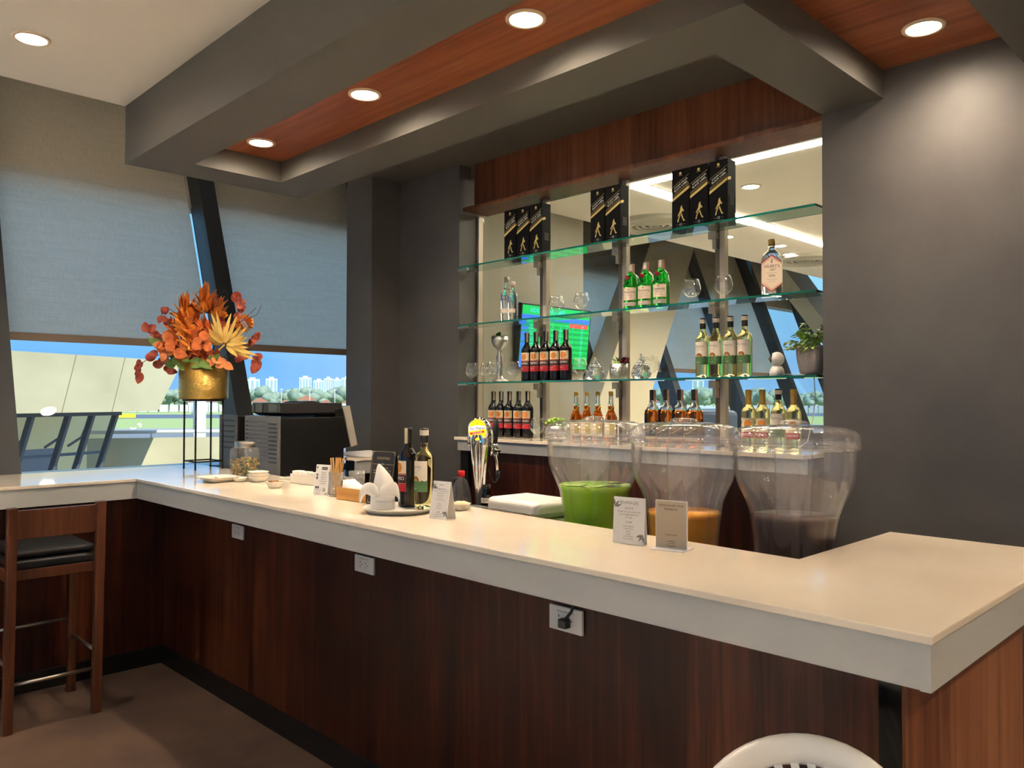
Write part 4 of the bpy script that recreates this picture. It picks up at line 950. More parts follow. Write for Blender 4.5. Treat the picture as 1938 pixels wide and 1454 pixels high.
# potted plant
d = thing('potted_plant', 'bushy green plant in a grey ribbed pot at the right end of the lowest shelf', 'plant', (-1.665, 3.575, 1.6615))
MB().lathe([(1e-5, 0), (.043, 0), (.052, .02), (.062, .07), (.068, .138), (.062, .138), (.056, .07), (.042, .012), (1e-5, .01)], n=96, lobes=32, amp=.018).build('pot', mat('grey_ribbed_pot', (150, 142, 138), .55), d)
MB().solid([(.060, .118), (.060, .126)], n=24).build('soil', mat('soil', (50, 38, 28), .95), d)
plant_v = mat('variegated_leaf', (120, 160, 66), .45, noise=((120, 120, 120), 2, (208, 220, 146), .48, .6))
b = MB(); st = MB(); q = random.Random(11)
for k in range(16):
    a = q.uniform(0, 2 * PI); ln = q.uniform(.07, .135); el_ = q.uniform(.25, 1.35); p0 = Vector((0, 0, .125)); pr = [p0]
    for s_ in range(1, 6):
        t_ = s_ / 5; pr.append(p0 + Vector((math.cos(a) * math.cos(el_) * ln * t_, math.sin(a) * math.cos(el_) * ln * t_, math.sin(el_) * ln * t_ * 1.15 - .05 * t_ * t_ * (1.4 - el_))))
    st.tube(pr, .0018, 5)
    for s_ in range(2, 6):
        for m_ in range(3):
            aa = a + q.uniform(-1.9, 1.9); tip = pr[s_] + Vector((math.cos(aa), math.sin(aa), q.uniform(-.3, .6))) * q.uniform(.028, .045); leaf(b, pr[s_], tip, q.uniform(.011, .017), q.uniform(0, .4))
for m_ in (b, st): m_.v = [(min(x, .080), y, z) for x, y, z in m_.v]
b.build('leaves', plant_v, d); st.build('stems', leaf_g, d)

# grape bowl on the back counter
d = thing('fruit_bowl', 'small silver bowl on the back counter behind the left dispenser', 'bowl', (-3.185, 3.50, 1.3085))
MB().lathe([(1e-5, 0), (.03, 0), (.036, .01), (.055, .05), (.062, .085), (.058, .085), (.05, .05), (.03, .014), (1e-5, .012)], n=32).build('bowl', silver, d)
bunch('green_grapes', pile(26, .036, .034, .036, .0115, 9), .0115, grape_g, 'bunch of green grapes heaped in the bowl on the back counter', (-3.205, 3.50, 1.398))
bunch('red_grape_pair', [(0, 0, 0), (-.016, .006, .004)], .0115, grape_r, 'dark red grapes left of the green grapes on the back counter', (-3.262, 3.495, 1.398))
b = MB(); leaf(b, (0, 0, 0), (.05, -.015, .022), .022, .25); leaf(b, (0, .01, 0), (.055, .02, .0), .018, .25)
tag(b.build('grape_leaf', leaf_g, loc=(-3.150, 3.49, 1.402)), 'green leaf right of the grapes on the back counter', 'leaf')

# amber bottles with gold caps
amber = mat('amber_spirit', (212, 104, 30), .0, trans=1, ior=1.38); clear_neck = mat('clear_bottle_neck', (240, 244, 246), .0, trans=1, ior=1.25)
d0 = thing('amber_bottle', 'x', 'bottle', (0, 0, 0), 0, 'amber rum bottles')
MB().solid([(.032, 0), (.0365, .004), (.0365, .120), (.033, .142), (.024, .162), (.0175, .178), (.0150, .196), (.0148, .205)], n=32).build('bottle_glass', amber, d0, weld=True)
MB().solid([(.0148, .2055), (.0135, .222), (.0120, .25), (.0118, .270)], n=28).build('neck', clear_neck, d0, weld=True)
MB().solid([(.0138, .262), (.0140, .283), (.011, .286)], n=20).build('cap', gold_cap, d0)
b = MB().tube([(.0165 * math.cos(k * PI / 10), .0165 * math.sin(k * PI / 10), .190 + .012 * math.cos(k * PI / 5)) for k in range(20)], .0026, 6, closed=True); b.lathe([(.0188, .172), (.0178, .178)], n=24); b.build('neck_tag', mat('tag_gold', (222, 170, 50), .35, .5), d0)
b = MB(); wrap_quad(b, .0369, .090, .030, .112, -PI / 2, 0); f = cyl(.0372); wrap_quad(b, .0371, .030, .040, .104, -PI / 2 + .6, 1); b.text('5 Anos', .012, f, 2, dx=-.01, dy=.085); b.text('RUM', .014, f, 2, dx=-.01, dy=.062)
b.build('spirit_label', [label_cream, mat('label_olive', (176, 160, 60), .6), lab_brown], d0)
for i, x in enumerate((-3.085, -3.002, -2.922, -2.826)):
    o = d0 if i == 0 else dup(d0, (0, 0, 0)); o.location = (x, 3.56, 1.3095); o.rotation_euler = (0, 0, R(12)); o['label'] = 'gold capped amber bottle, %s of four behind the left drink dispenser' % ordn4[i]

# square whisky bottles
whisky = mat('whisky', (214, 118, 36), .0, trans=1, ior=1.38)
d0 = thing('whisky_bottle', 'x', 'bottle', (0, 0, 0), 0, 'square whisky bottles')
MB().solid([(.032, 0), (.0365, .003), (.038, .01), (.038, .165), (.034, .186)], n=40, sq=5).build('bottle_glass', whisky, d0, weld=True)
MB().solid([(.0335, .1865), (.025, .206), (.0165, .218), (.0145, .232), (.0145, .25)], n=40, sq=2.6).build('neck', clear_neck, d0, weld=True)
MB().solid([(.0165, .236), (.0170, .288), (.0150, .293)], n=28).build('cap', capsule_black, d0)
b = MB(); fa = flat((0, -.0386, 0), (1, 0, 0), (0, 0, 1)); fb = flat((0, -.0389, 0), (1, 0, 0), (0, 0, 1)); x = .037
b.poly([(-x, .045), (x, .045), (x, .128), (-x, .088)], fa, 0); b.poly([(-x, .030), (x, .030), (x, .042), (-x, .042)], fa, 1)
b.text('JOHNNIE WALKER', .010, fb, 1, rot=.5, dx=0, dy=.095, width=.066); b.text('BLACK LABEL', .012, fb, 1, rot=.5, dx=0, dy=.080, width=.070)
b.poly([(-x, .083), (x, .123), (x, .126), (-x, .086)], fb, 1); fs_ = flat((.0386, 0, 0), (0, 1, 0), (0, 0, 1)); b.poly([(-x, .045), (x, .045), (x, .128), (-x, .128)], fs_, 0)
b.build('spirit_label', [box_black, gold_ink], d0)
b = MB().box(-.006, -.0008, .228, .006, 0, .293); a = -PI / 2 + 1.0; b.xf(Matrix.Translation((.0180 * math.cos(a), .0180 * math.sin(a), 0)) @ Matrix.Rotation(a + PI / 2, 4, 'Z')); b.build('tax_strip', pink_strip, d0)
for i, x in enumerate((-2.545, -2.458, -2.371, -2.284)):
    o = d0 if i == 0 else dup(d0, (0, 0, 0)); o.location = (x, 3.565, 1.3095); o.rotation_euler = (0, 0, R(8)); o['label'] = 'square whisky bottle with black slanted label, %s of four on the back counter' % ordn4[i]

# ================================================================== DRINK DISPENSERS
juice_g = mat('green_juice', (168, 228, 0), .2, sss=.35, coat=.3, em=None); juice_o = mat('orange_juice', (255, 172, 24), .12, sss=.35, coat=.3); juice_b = mat('dark_tea', (62, 28, 16), .35, spec=.2)
BODY = [(.118, .0), (.120, .02), (.121, .09), (.124, .13), (.130, .19), (.139, .245), (.155, .285), (.172, .32), (.182, .355), (.186, .40), (.187, .455), (.187, .468)]
def body_r(z):
    for (r0, z0), (r1, z1) in zip(BODY, BODY[1:]):
        if z0 <= z <= z1: return r0 + (r1 - r0) * (z - z0) / (z1 - z0)
    return BODY[-1][0]
disp = None
def dispenser(label, level, jm, x):
    d = thing('drink_dispenser', label, 'drink dispenser', (x, 2.475, .931), R(11), 'clear drink dispensers')
    MB().lathe([(.13, 0), (.13, .012), (.118, .014), (1e-5, .014)], n=64).build('base', black_metal, d)
    b = MB().lathe([(r, z + .012) for r, z in BODY], n=160, lobes=8, amp=.030)
    b.lathe([(r - .005, z + .012) for r, z in BODY], n=160, lobes=8, amp=.030); b.build('body', clear_plastic, d)
    b = MB().lathe([(.190, .466), (.196, .470), (.1975, .485), (.193, .505), (.180, .520), (.150, .531), (.10, .536), (.05, .537), (1e-5, .537)], n=160, lobes=8, amp=[.03, .035, .045, .055, .06, .05, .03, .0, 0])
    b.lathe([(.192, .466), (.200, .462), (.200, .474), (.192, .474)], n=96, lobes=8, amp=.03); b.build('lid', lid_plastic, d)
    b = MB().lathe([(.052, .06), (.056, .30), (.060, .46)], n=48).solid([(.052, .06), (.03, .05)], n=48); b.build('ice_tube', clear_plastic, d)
    MB().lathe([(.05, .537), (.045, .548), (.03, .552), (1e-5, .553)], n=40).build('lid_knob', lid_plastic, d)
    zs = [.016] + [z for r, z in BODY if .016 < z < level - .01] + [level]
    MB().solid([(body_r(z) - .0065, z + .012) for z in zs], n=160, lobes=8, amp=.030).build('drink', jm, d)
    b = MB().solid([(.018, 0), (.018, .03), (.012, .032)], n=18); b.xf(Matrix.Translation((0, .120, .06)) @ Matrix.Rotation(R(-90), 4, 'X')); b.tube([(0, .15, .06), (0, .15, .03)], .008); b.build('tap', black_metal, d)
    return d
dispenser('left clear fluted dispenser half full of bright green cucumber juice', .268, juice_g, -2.046)
dispenser('middle clear fluted dispenser with orange juice at the bottom', .205, juice_o, -1.632)
dispenser('right clear fluted dispenser with dark brown iced tea, nearest the corner', .232, juice_b, -1.214)
cuc = mat('cucumber_flesh', (170, 205, 60), .25, sss=.2); cuc_s = mat('cucumber_skin', (40, 84, 24), .4)
q = random.Random(5); first = None
for i in range(9):
    a = R(-122 + i * 19); z = .931 + .012 + .268 - .036 + (.012 if i % 2 else 0); r_ = body_r(.25) + .0035
    if i % 3 == 2: r_ -= .002
    if first is None:
        b = MB().solid([(.029, -.0012), (.029, .0012)], n=24); b.lathe([(.0292, -.0014), (.0300, 0), (.0292, .0014)], n=24, mi=1)
        o = b.build('cucumber_slice', [cuc, cuc_s]); first = o
    else: o = first.copy(); COL.objects.link(o)
    rr = r_ - .034 if i < 7 else r_ - .06
    z2 = .931 + .012 + .268 + .002 + .0025 * (i % 3)
    o.location = (-2.046 + rr * math.cos(a), 2.475 + rr * math.sin(a), z2); o.rotation_euler = (R(q.uniform(-8, 8)), R(q.uniform(-8, 8)), a)
    tag(o, 'pale cucumber slice floating on the green juice in the left dispenser', 'cucumber slice', 'cucumber slices in the green juice')

# ------------------------------------------------------------------ beer tap
d = thing('beer_tap', 'chrome beer tap tower with a round yellow badge and black handle behind the bar', 'beer tap', (-2.752, 2.50, .931), R(18))
b = MB(); prof = [(.050, .035, 0), (.050, .035, .012), (.028, .024, .02), (.024, .022, .10), (.026, .024, .17), (.034, .028, .25), (.044, .033, .33), (.054, .038, .40), (.057, .040, .43), (.050, .036, .455)]
vs = []; fs = []; n = 40
for k, (a_, b_, z) in enumerate(prof):
    for i in range(n):
        t_ = 2 * PI * i / n; ca = math.cos(t_); sa = math.sin(t_); gq = 1 - .35 * math.exp(-((t_ - 1.5 * PI) / .30) ** 2) * min(1, z / .2) * (1 if .05 < z < .44 else 0)
        vs.append((a_ * ca, b_ * sa * gq, z))
for k in range(len(prof) - 1):
    for i in range(n): j = (i + 1) % n; fs.append((k * n + i, k * n + j, (k + 1) * n + j, (k + 1) * n + i))
b.add(vs, fs, 0, True); b.build('column', chrome, d)
hd = MB().solid([(.052, -.022), (.058, -.014), (.058, .010), (.052, .018)], n=48); hd.xf(Matrix.Translation((0, -.012, .478)) @ Matrix.Rotation(R(90), 4, 'X')); hd.build('badge_housing', chrome, d)
for s_ in (-1, 1): pass
MB().tube([(-.060, 0, .40), (-.063, -.002, .44), (-.058, -.004, .475)], [.006, .007, .004], 8).build('side_horn', chrome, d); MB().tube([(.060, 0, .40), (.064, -.002, .44), (.058, -.004, .475)], [.006, .007, .004], 8).build('side_horn', chrome, d)
b = MB(); f = flat((0, -.0308, .478), (1, 0, 0), (0, 0, 1)); f2 = flat((0, -.0313, .478), (1, 0, 0), (0, 0, 1)); f3 = flat((0, -.0318, .478), (1, 0, 0), (0, 0, 1))
b.poly(circ(0, 0, .048, 40), f, 0); b.poly([(-.046, -.002), (.046, .008), (.046, .020), (-.046, .010)], f2, 1) if False else None
b.poly([(-.0465, -.008), (-.010, -.004), (.044, .006), (.044, .018), (.0, .022), (-.0455, .012)], f2, 1)
b.text('San Miguel', .019, f3, 2, italic=True, dy=.007, width=.080, rot=.10); b.poly([(-.038, -.024), (.038, -.012), (.036, -.002), (-.040, -.014)], f2, 3); b.text('PALE PILSEN', .010, f3, 1, dx=.002, dy=-.013, width=.05, rot=.15)
b.poly([(-.004, .024), (.004, .024), (.002, .034), (-.002, .034)], f2, 4)
b.build('badge', [mat('badge_yellow', (250, 225, 20), .4, em=(255, 228, 20), est=.75), mat('badge_white', (245, 245, 245), .4, em=(240, 245, 250), est=.5), mat('badge_blue', (14, 22, 110), .6), mat('badge_red', (215, 40, 40), .4, em=(220, 40, 40), est=.4), gold_ink], d)
MB().ball((.018, -.030, .424), .005, 10, 8).build('pilot_lamp', mat('blue_led', (60, 160, 255), .3, em=(60, 150, 255), est=9), d)
b = MB().tube([(0, .02, .375), (0, .075, .375)], .016, 16).tube([(0, .075, .375), (0, .085, .375)], .024, 20).tube([(0, .085, .375), (0, .175, .372)], [.014, .013], 16); b.build('faucet_body', chrome, d)
MB().tube([(0, .083, .375), (0, .092, .375)], .0255, 20).build('faucet_ring', black_metal, d)
b = MB().tube([(0, .145, .372), (0, .150, .345), (0, .162, .32), (0, .168, .27)], [.012, .011, .009, .0085], 14); b.build('spout', chrome, d)
MB().tube([(0, .168, .27), (0, .169, .235)], .010, 14).build('spout_tip', black_metal, d)
MB().tube([(0, .140, .375), (0, .141, .405)], [.012, .010], 14).build('handle_stem', chrome, d)
MB().tube([(0, .141, .405), (0, .142, .43), (0, .146, .48), (0, .150, .515), (0, .151, .522)], [.010, .013, .016, .013, .006], 16).build('handle', black_metal, d)
MB().tube([(.0, .06, .355), (.0, .07, .31), (0, .095, .25), (0, .13, .22), (0, .158, .225), (0, .168, .240)], .0025, 6).build('hose', mat('dark_hose', (60, 62, 44), .5), d)

# ------------------------------------------------------------------ things behind the bar next to the tap
d = thing('syrup_bottle', 'clear pear shaped plastic bottle with red cap beside the beer tap', 'bottle', (-2.755, 2.385, .931))
MB().lathe([(1e-5, 0), (.044, 0), (.047, .01), (.047, .10), (.048, .16), (.044, .19), (.036, .225), (.024, .25), (.014, .262), (.0135, .272)], n=36).build('bottle', clear_plastic, d)
MB().solid([(.0155, .268), (.016, .29), (.0145, .294)], n=28).build('cap', mat('red_cap', (206, 30, 38), .35), d)
d = thing('black_shaker', 'black bottle neck standing behind the clear red capped bottle', 'bottle', (-2.868, 2.462, .931), R(0))
MB().solid([(.030, 0), (.030, .14), (.023, .17), (.021, .235), (.024, .236), (.024, .25), (.02, .252)], n=28).build('bottle', black_metal, d)
d = thing('small_sauce_bottle', 'small dark bottle with white label right of the beer tap', 'bottle', (-2.648, 2.44, .931))
MB().solid([(.022, 0), (.023, .18), (.021, .20), (.019, .21), (.019, .235)], n=28).build('bottle', dark_glass, d)
b = MB(); wrap_quad(b, .0235, .10, .155, .178, -PI / 4, 0, 20); b.text('COFFEE', .009, cyl(.0238, -PI / 4), 1, dy=.167); b.build('bottle_label', [lab_white, ink_grey], d)
d = thing('white_cooker', 'white box shaped cooker with rounded lid and latch left of the green dispenser', 'appliance', (-2.410, 2.485, .931), R(-3))
wpl = MATS['white_plastic']
MB().box(-.155, -.12, 0, .155, .12, .12).build('body', wpl, d, bevel=.02, seg=4)
MB().box(-.158, -.123, .124, .158, .123, .196).build('lid', wpl, d, bevel=.024, seg=5)
MB().tube([(.10, -.124, .10), (.10, -.136, .10), (.10, -.136, .145), (.10, -.124, .145)], .004).tube([(.14, -.124, .10), (.14, -.136, .10), (.14, -.136, .145), (.14, -.124, .145)], .004).box(.095, -.140, .135, .145, -.132, .15).build('latch', steel, d)
d = thing('steel_tray', 'low steel tray behind the bar beside the candle bowl', 'tray', (-2.62, 2.365, .931), 0)
MB().box(-.045, -.022, 0, .045, .022, .15).build('tray', steel, d, bevel=.004)

# ================================================================== FRONT COUNTER GOODS
CT = 1.1005
# square snack jar
d = thing('snack_jar', 'square glass jar with steel lid half full of mixed snacks', 'jar', (-4.315, 2.11, CT), R(28))
d.scale = (1.17, 1.17, 1.0)
MB().lathe([(1e-5, .001), (.050, .001), (.056, .006), (.056, .155), (.050, .17), (.042, .176)], n=64, sq=6).lathe([(1e-5, .006), (.046, .006), (.052, .01), (.052, .153), (.046, .167), (.040, .174)], n=64, sq=6).build('glass_body', jar_glass, d)
MB().solid([(.048, .172), (.049, .174), (.049, .205), (.046, .208)], n=40).build('lid', steel, d, bevel=0)
b = MB(); q = random.Random(8); rnd_state = random.getstate(); random.seed(4)
for k in range(420):
    x, y = q.uniform(-.048, .048), q.uniform(-.048, .048); z = q.uniform(.012, .105 - .02 * q.random())
    if max(abs(x), abs(y)) < .034 and z < .09: continue
    b.ball((x, y, z), (q.uniform(.005, .009), q.uniform(.005, .009), q.uniform(.004, .008)), 6, 4, k % 3, True, .25)
random.setstate(rnd_state)
o = b.build('snack_mix', [mat('cracker_tan', (190, 152, 84), .7), mat('pea_green', (112, 122, 52), .7), mat('cracker_gold', (206, 168, 90), .7)], loc=(-4.315, 2.11, CT)); o.rotation_euler = (0, 0, R(28)); o.scale = (1.17, 1.17, 1.15); tag(o, 'tan and green snack mix filling the square glass jar', 'snacks'); o['kind'] = 'stuff'
# square plate with pen
d = thing('square_plate', 'white square plate with raised rim holding a pen', 'plate', (-4.232, 1.918, CT), 0)
MB().solid([(.062, 0), (.066, .003), (.096, .026), (.098, .027), (.094, .027), (.064, .008)], n=64, sq=5).build('plate', ceramic, d)
d = thing('pen', 'dark pen lying on the white square plate', 'pen', (-4.232, 1.908, CT + .0125), R(-20))
MB().tube([(-.065, 0, .003), (.04, 0, .003)], .0045, 10).build('barrel', mat('pen_purple', (70, 34, 50), .3), d); MB().tube([(.04, 0, .003), (.062, 0, .003), (.072, 0, .003)], [.0045, .004, .001], 10).build('tip', steel, d)
# bowls
bowl_p = [(1e-5, 0), (.030, 0), (.034, .003), (.048, .022), (.050, .026), (.047, .026), (.032, .008), (1e-5, .006)]
bm_ = MB().lathe(bowl_p, n=48, sq=4).build('small_bowl', ceramic); bm_.location = (-4.085, 2.075, CT); tag(bm_, 'white square bowl at the bottom of the stack of three', 'bowl', 'white bowls by the snack jar')
for z, rz, lb in ((.0145, 8, 'white square bowl in the middle of the stack of three'), (.029, -6, 'topmost white square bowl of the stack of three')):
    o = bm_.copy(); COL.objects.link(o); o.location = (-4.085, 2.075, CT + z); o.rotation_euler = (0, 0, R(rz)); o['label'] = lb
o = bm_.copy(); COL.objects.link(o); o.location = (-4.155, 2.00, CT); o.scale = (.8, .8, .8); o['label'] = 'single white bowl between the plate and the stack of bowls'
MBn = MB().lathe([(1e-5, 0), (.026, 0), (.030, .003), (.044, .026), (.046, .032), (.043, .032), (.028, .010), (1e-5, .008)], n=8, smooth=False).build('nut_bowl', ceramic, loc=(-3.735, 1.985, CT)); tag(MBn, 'small white octagonal bowl of nuts in the middle of the counter', 'bowl')
b = MB(); q = random.Random(2)
for k in range(46):
    a = q.uniform(0, 2 * PI); rr = .036 * math.sqrt(q.random()); b.ball((rr * math.cos(a), rr * math.sin(a), .026 + .008 * (1 - rr / .036) + q.uniform(0, .004)), (q.uniform(.003, .006), q.uniform(.003, .005), .0035), 6, 4, k % 2)
o = b.build('nuts', [mat('nut_tan', (186, 136, 72), .6), mat('nut_brown', (110, 62, 28), .6)], loc=(-3.735, 1.985, CT)); tag(o, 'chopped nuts heaped in the small octagonal bowl', 'nuts'); o['kind'] = 'stuff'
# flat white tray and sachet holders
tag(MB().box(-.11, -.035, 0, .11, .035, .010).build('flat_tray', ceramic, loc=(-4.03, 2.262, CT), bevel=.003), 'flat white tray along the far edge of the counter, below the coffee machine', 'tray')
sach_m = mat('sachet_white', (236, 232, 222), .5); first = None; sfirst = None
for i, (x, y) in enumerate(((-3.865, 2.195), (-3.780, 2.195), (-3.695, 2.20))):
    nm = ['left', 'middle', 'right'][i]
    if first is None:
        b = MB(); b.box(-.036, -.028, 0, .036, .028, .006)
        for s_ in (-1, 1): b.box(-.036, s_ * .028 - (.004 if s_ > 0 else 0), 0, .036, s_ * .028 + (0 if s_ > 0 else .004), .050); b.box(s_ * .036 - (.004 if s_ > 0 else 0), -.028, 0, s_ * .036 + (0 if s_ > 0 else .004), .028, .044)
        first = b.build('sachet_holder', ceramic, bevel=.002); o = first
    else: o = first.copy(); COL.objects.link(o)
    o.location = (x, y, CT); o.rotation_euler = (0, 0, R(12)); tag(o, 'white ceramic sachet holder, %s of the three in a row' % nm, 'sachet holder', 'sachet holders')
    for k in range(5):
        if sfirst is None:
            sfirst = MB().box(-.028, -.0022, .007, .028, .0022, .066).build('sugar_sachet', sach_m, bevel=.002); s_o = sfirst
        else: s_o = sfirst.copy(); COL.objects.link(s_o)
        dx = -.018 + .009 * k; s_o.location = (x - math.sin(R(12)) * dx, y + math.cos(R(12)) * dx, CT - .0008 + .0004 * (k % 3)); s_o.rotation_euler = (0, 0, R(12))
        tag(s_o, 'white sachets standing in the %s sachet holder' % nm, 'sachet', 'sachets in the %s holder' % nm)
# tent cards
def card(name, label, cat, loc, rz, w_, h_, lean, mats, draw, back=True, thick=.0012):
    d = thing(name, label, cat, loc, R(rz)); s_ = math.sin(R(lean)); c_ = math.cos(R(lean))
    def F(o_): return lambda x, y: Vector((x, y * s_ - o_ * c_, y * c_ + o_ * s_ + .0004))
    b = MB(); p = [(-w_ / 2, 0), (w_ / 2, 0), (w_ / 2, h_), (-w_ / 2, h_)]
    b.hexa([F(0)(*p[0]), F(0)(*p[1]), F(-thick)(*p[1]), F(-thick)(*p[0]), F(0)(*p[3]), F(0)(*p[2]), F(-thick)(*p[2]), F(-thick)(*p[3])], 0)
    draw(b, F(.0004), F(.0008)); b.build('front_sheet', mats, d)
    if back:
        b = MB(); y1 = 2 * h_ * s_ + .004
        b.hexa([(-w_ / 2, y1, 0), (w_ / 2, y1, 0), (w_ / 2, y1 + thick, 0), (-w_ / 2, y1 + thick, 0), (-w_ / 2, h_ * s_ + .0015, h_ * c_), (w_ / 2, h_ * s_ + .0015, h_ * c_), (w_ / 2, h_ * s_ + .0027, h_ * c_), (-w_ / 2, h_ * s_ + .0027, h_ * c_)])
        b.build('back_sheet', mats[0], d)
    return d
def dr(b, f, g_):
    b.text('DRINKS', .010, g_, 0, dx=.012, dy=.124, width=.03); b.poly([(-.006, .118), (.030, .118), (.030, .131), (-.006, .131)], f, 1)
    for k, s_ in enumerate(('Espresso', 'Americano', 'Cappuccino', 'Cafe Latte', 'Hot Chocolate', 'Hot Water')): b.text(s_, .0075, g_, 2, dx=.010, dy=.106 - k * .0105)
    b.poly([(-.036, .085), (-.026, .085), (-.027, .073), (-.035, .073)], f, 1); b.poly(circ(-.031, .094, .005, 10), f, 2)
    b.poly([(-.036, .030), (-.012, .030), (-.012, .040), (-.036, .040)], f, 1); b.text('TEA', .008, g_, 0, dx=-.024, dy=.035)
    for k, s_ in enumerate(('English Breakfast', 'Green Tea', 'Peppermint')): b.text(s_, .006, g_, 2, dx=-.015, dy=.025 - k * .009, width=.04)
    b.poly(circ(.022, .025, .010, 14), f, 3); b.poly([(-.040, .128), (-.028, .138), (-.034, .120)], f, 2); b.poly([(.028, .004), (.038, .016), (.036, .003)], f, 2)
card('drinks_card', 'small white drinks card standing in front of the wooden stirrers', 'card', (-3.300, 1.985, CT), 14, .088, .142, 9, [paper, lab_dark, ink, ink_soft], dr)
def dr(b, f, g_):
    for x0, y0, x1, y1 in ((-.066, .006, .066, .0075), (-.066, .226, .066, .2275), (-.066, .006, -.0648, .2275), (.0648, .006, .066, .2275), (-.062, .172, -.016, .1733), (.016, .172, .062, .1733)): b.poly([(x0, y0), (x1, y0), (x1, y1), (x0, y1)], f, 1)
    for sx in (-1, 1):
        for yy, sy in ((.2275, -1), (.006, 1)): b.poly([(sx * .066, yy), (sx * .050, yy), (sx * .050, yy + sy * .003), (sx * .062, yy + sy * .004), (sx * .063, yy + sy * .016), (sx * .066, yy + sy * .016)][::(1 if sx * sy < 0 else -1)], f, 1)
    b.text('COCKTAILS', .019, g_, 1, dy=.198, width=.075); b.text('MENU', .008, g_, 2, dy=.1726)
    for k, (s_, m_, z) in enumerate((('GIN AND TONIC', 1, .157), ('VODKA ORANGE TONIC SODA', 1, .146), ('WHISKY SOUR RUM COKE', 1, .135), ('MOCKTAILS', 1, .114), ('shirley temple', 2, .104), ('LIQUEURS', 1, .086), ('on the rocks', 2, .077), ('BEERS', 1, .060), ('local and imported', 2, .050), ('ask our bar staff', 2, .022))):
        b.text(s_, .0095 if m_ == 1 else .007, g_, m_, dy=z, width=.105)
card('cocktail_menu', 'tall black cocktails menu with gold lettering leaning beside the tray', 'menu', (-2.818, 1.975, CT), 10, .140, .232, 9, [mat('menu_black', (38, 36, 37), .5), gold_ink, paper], dr)
def sprig(b, f, cx, cy, s_, mi):
    for k, a in enumerate((20, 55, 95)): 
        ca, sa = math.cos(R(a)), math.sin(R(a)); l_ = .026; b.poly([(cx, cy), (cx + s_ * (ca * l_ * .5 - sa * .004), cy + s_ * (sa * l_ * .5 + ca * .004)), (cx + s_ * ca * l_, cy + s_ * sa * l_), (cx + s_ * (ca * l_ * .5 + sa * .004), cy + s_ * (sa * l_ * .5 - ca * .004))], f, mi)
def dr(b, f, g_):
    sprig(b, f, -.040, .112, 1, 1); sprig(b, f, .040, .030, -1, 1); b.text('BAR', .011, g_, 1, dy=.128, spacing=1.2)
    for k, (s_, z) in enumerate((('BLENDED SCOTCH', .112), ('Johnnie Walker Black Label', .104), ('Absolut Vodka', .096), ('Tanqueray Gin', .088), ('Gilbeys Gin', .080), ('Tanduay Dark Rum', .072), ('WINE', .056), ('White Wine', .048), ('Red Wine', .040), ('BEER', .026), ('San Miguel Light', .018), ('San Miguel Pale Pilsen', .010))):
        b.text(s_, .006 if s_.isupper() else .0056, g_, 2 if s_.isupper() else 1, dy=z, width=.072)
card('bar_card', 'narrow white bar list tent card in front of the white wine on the tray', 'card', (-2.335, 1.905, CT), 8, .088, .142, 10, [paper, ink_grey, ink], dr)
def dr(b, f, g_):
    sprig(b, f, -.050, .112, 1, 1); sprig(b, f, .050, .032, -1, 1); b.text('BEVERAGES', .0135, g_, 1, dy=.127, width=.064); b.text('JUICE', .0085, g_, 2, dy=.110, spacing=1.4)
    for k, s_ in enumerate(('Kindly ask our servers for', 'our available juices for', 'the day')): b.text(s_, .0075, g_, 1, italic=True, dy=.099 - k * .0085, width=.085)
    b.text('CAN', .0085, g_, 2, dy=.067, spacing=1.4)
    for k, s_ in enumerate(('Coke Regular', 'Coke Zero', 'Sprite', 'Royal', 'Soda Water', 'Tonic Water')): b.text(s_, .007, g_, 1, dy=.055 - k * .0078)
card('beverages_card', 'white beverages card standing on the counter before the green dispenser', 'card', (-1.525, 2.005, CT), 10, .108, .144, 4, [paper, ink_grey, ink], dr)
d = thing('feedback_sign', 'beige feedback sign on a clear base plate beside the beverages card', 'sign', (-1.385, 2.035, CT), R(12))
MB().box(-.052, -.040, 0, .052, .045, .0022).build('base_plate', mat('white_acrylic', (226, 224, 226), .12), d)
b = MB(); b.box(-.050, -.003, .0022, .050, .003, .145, 0); f = flat((0, -.0031, 0), (1, 0, 0), (0, 0, 1)); g_ = flat((0, -.0034, 0), (1, 0, 0), (0, 0, 1))
b.poly([(-.0485, .004), (.0485, .004), (.0485, .1435), (-.0485, .1435)], f, 1)
b.text('PLEASE SHARE YOUR', .0098, g_, 2, dy=.130, width=.080); b.text('FEEDBACK', .0098, g_, 2, dy=.119, width=.042); b.text('PLEASE SCAN', .0065, g_, 2, dy=.042)
for s_ in (-1, 1):
    p = [(-.018 + .036 * k / 10, .0165 + s_ * (.004 + .0045 * math.sin(PI * k / 10))) for k in range(11)]; p2 = [(x, y - s_ * .0016 * math.sin(PI * (x + .018) / .036)) for x, y in p]
    b.poly(p + p2[::-1], g_, 2)
b.text('LOUNGE', .0055, g_, 2, dy=.0165)
b.build('panel', [MATS['white_acrylic'], mat('sign_beige', (176, 162, 140), .5), ink], d)
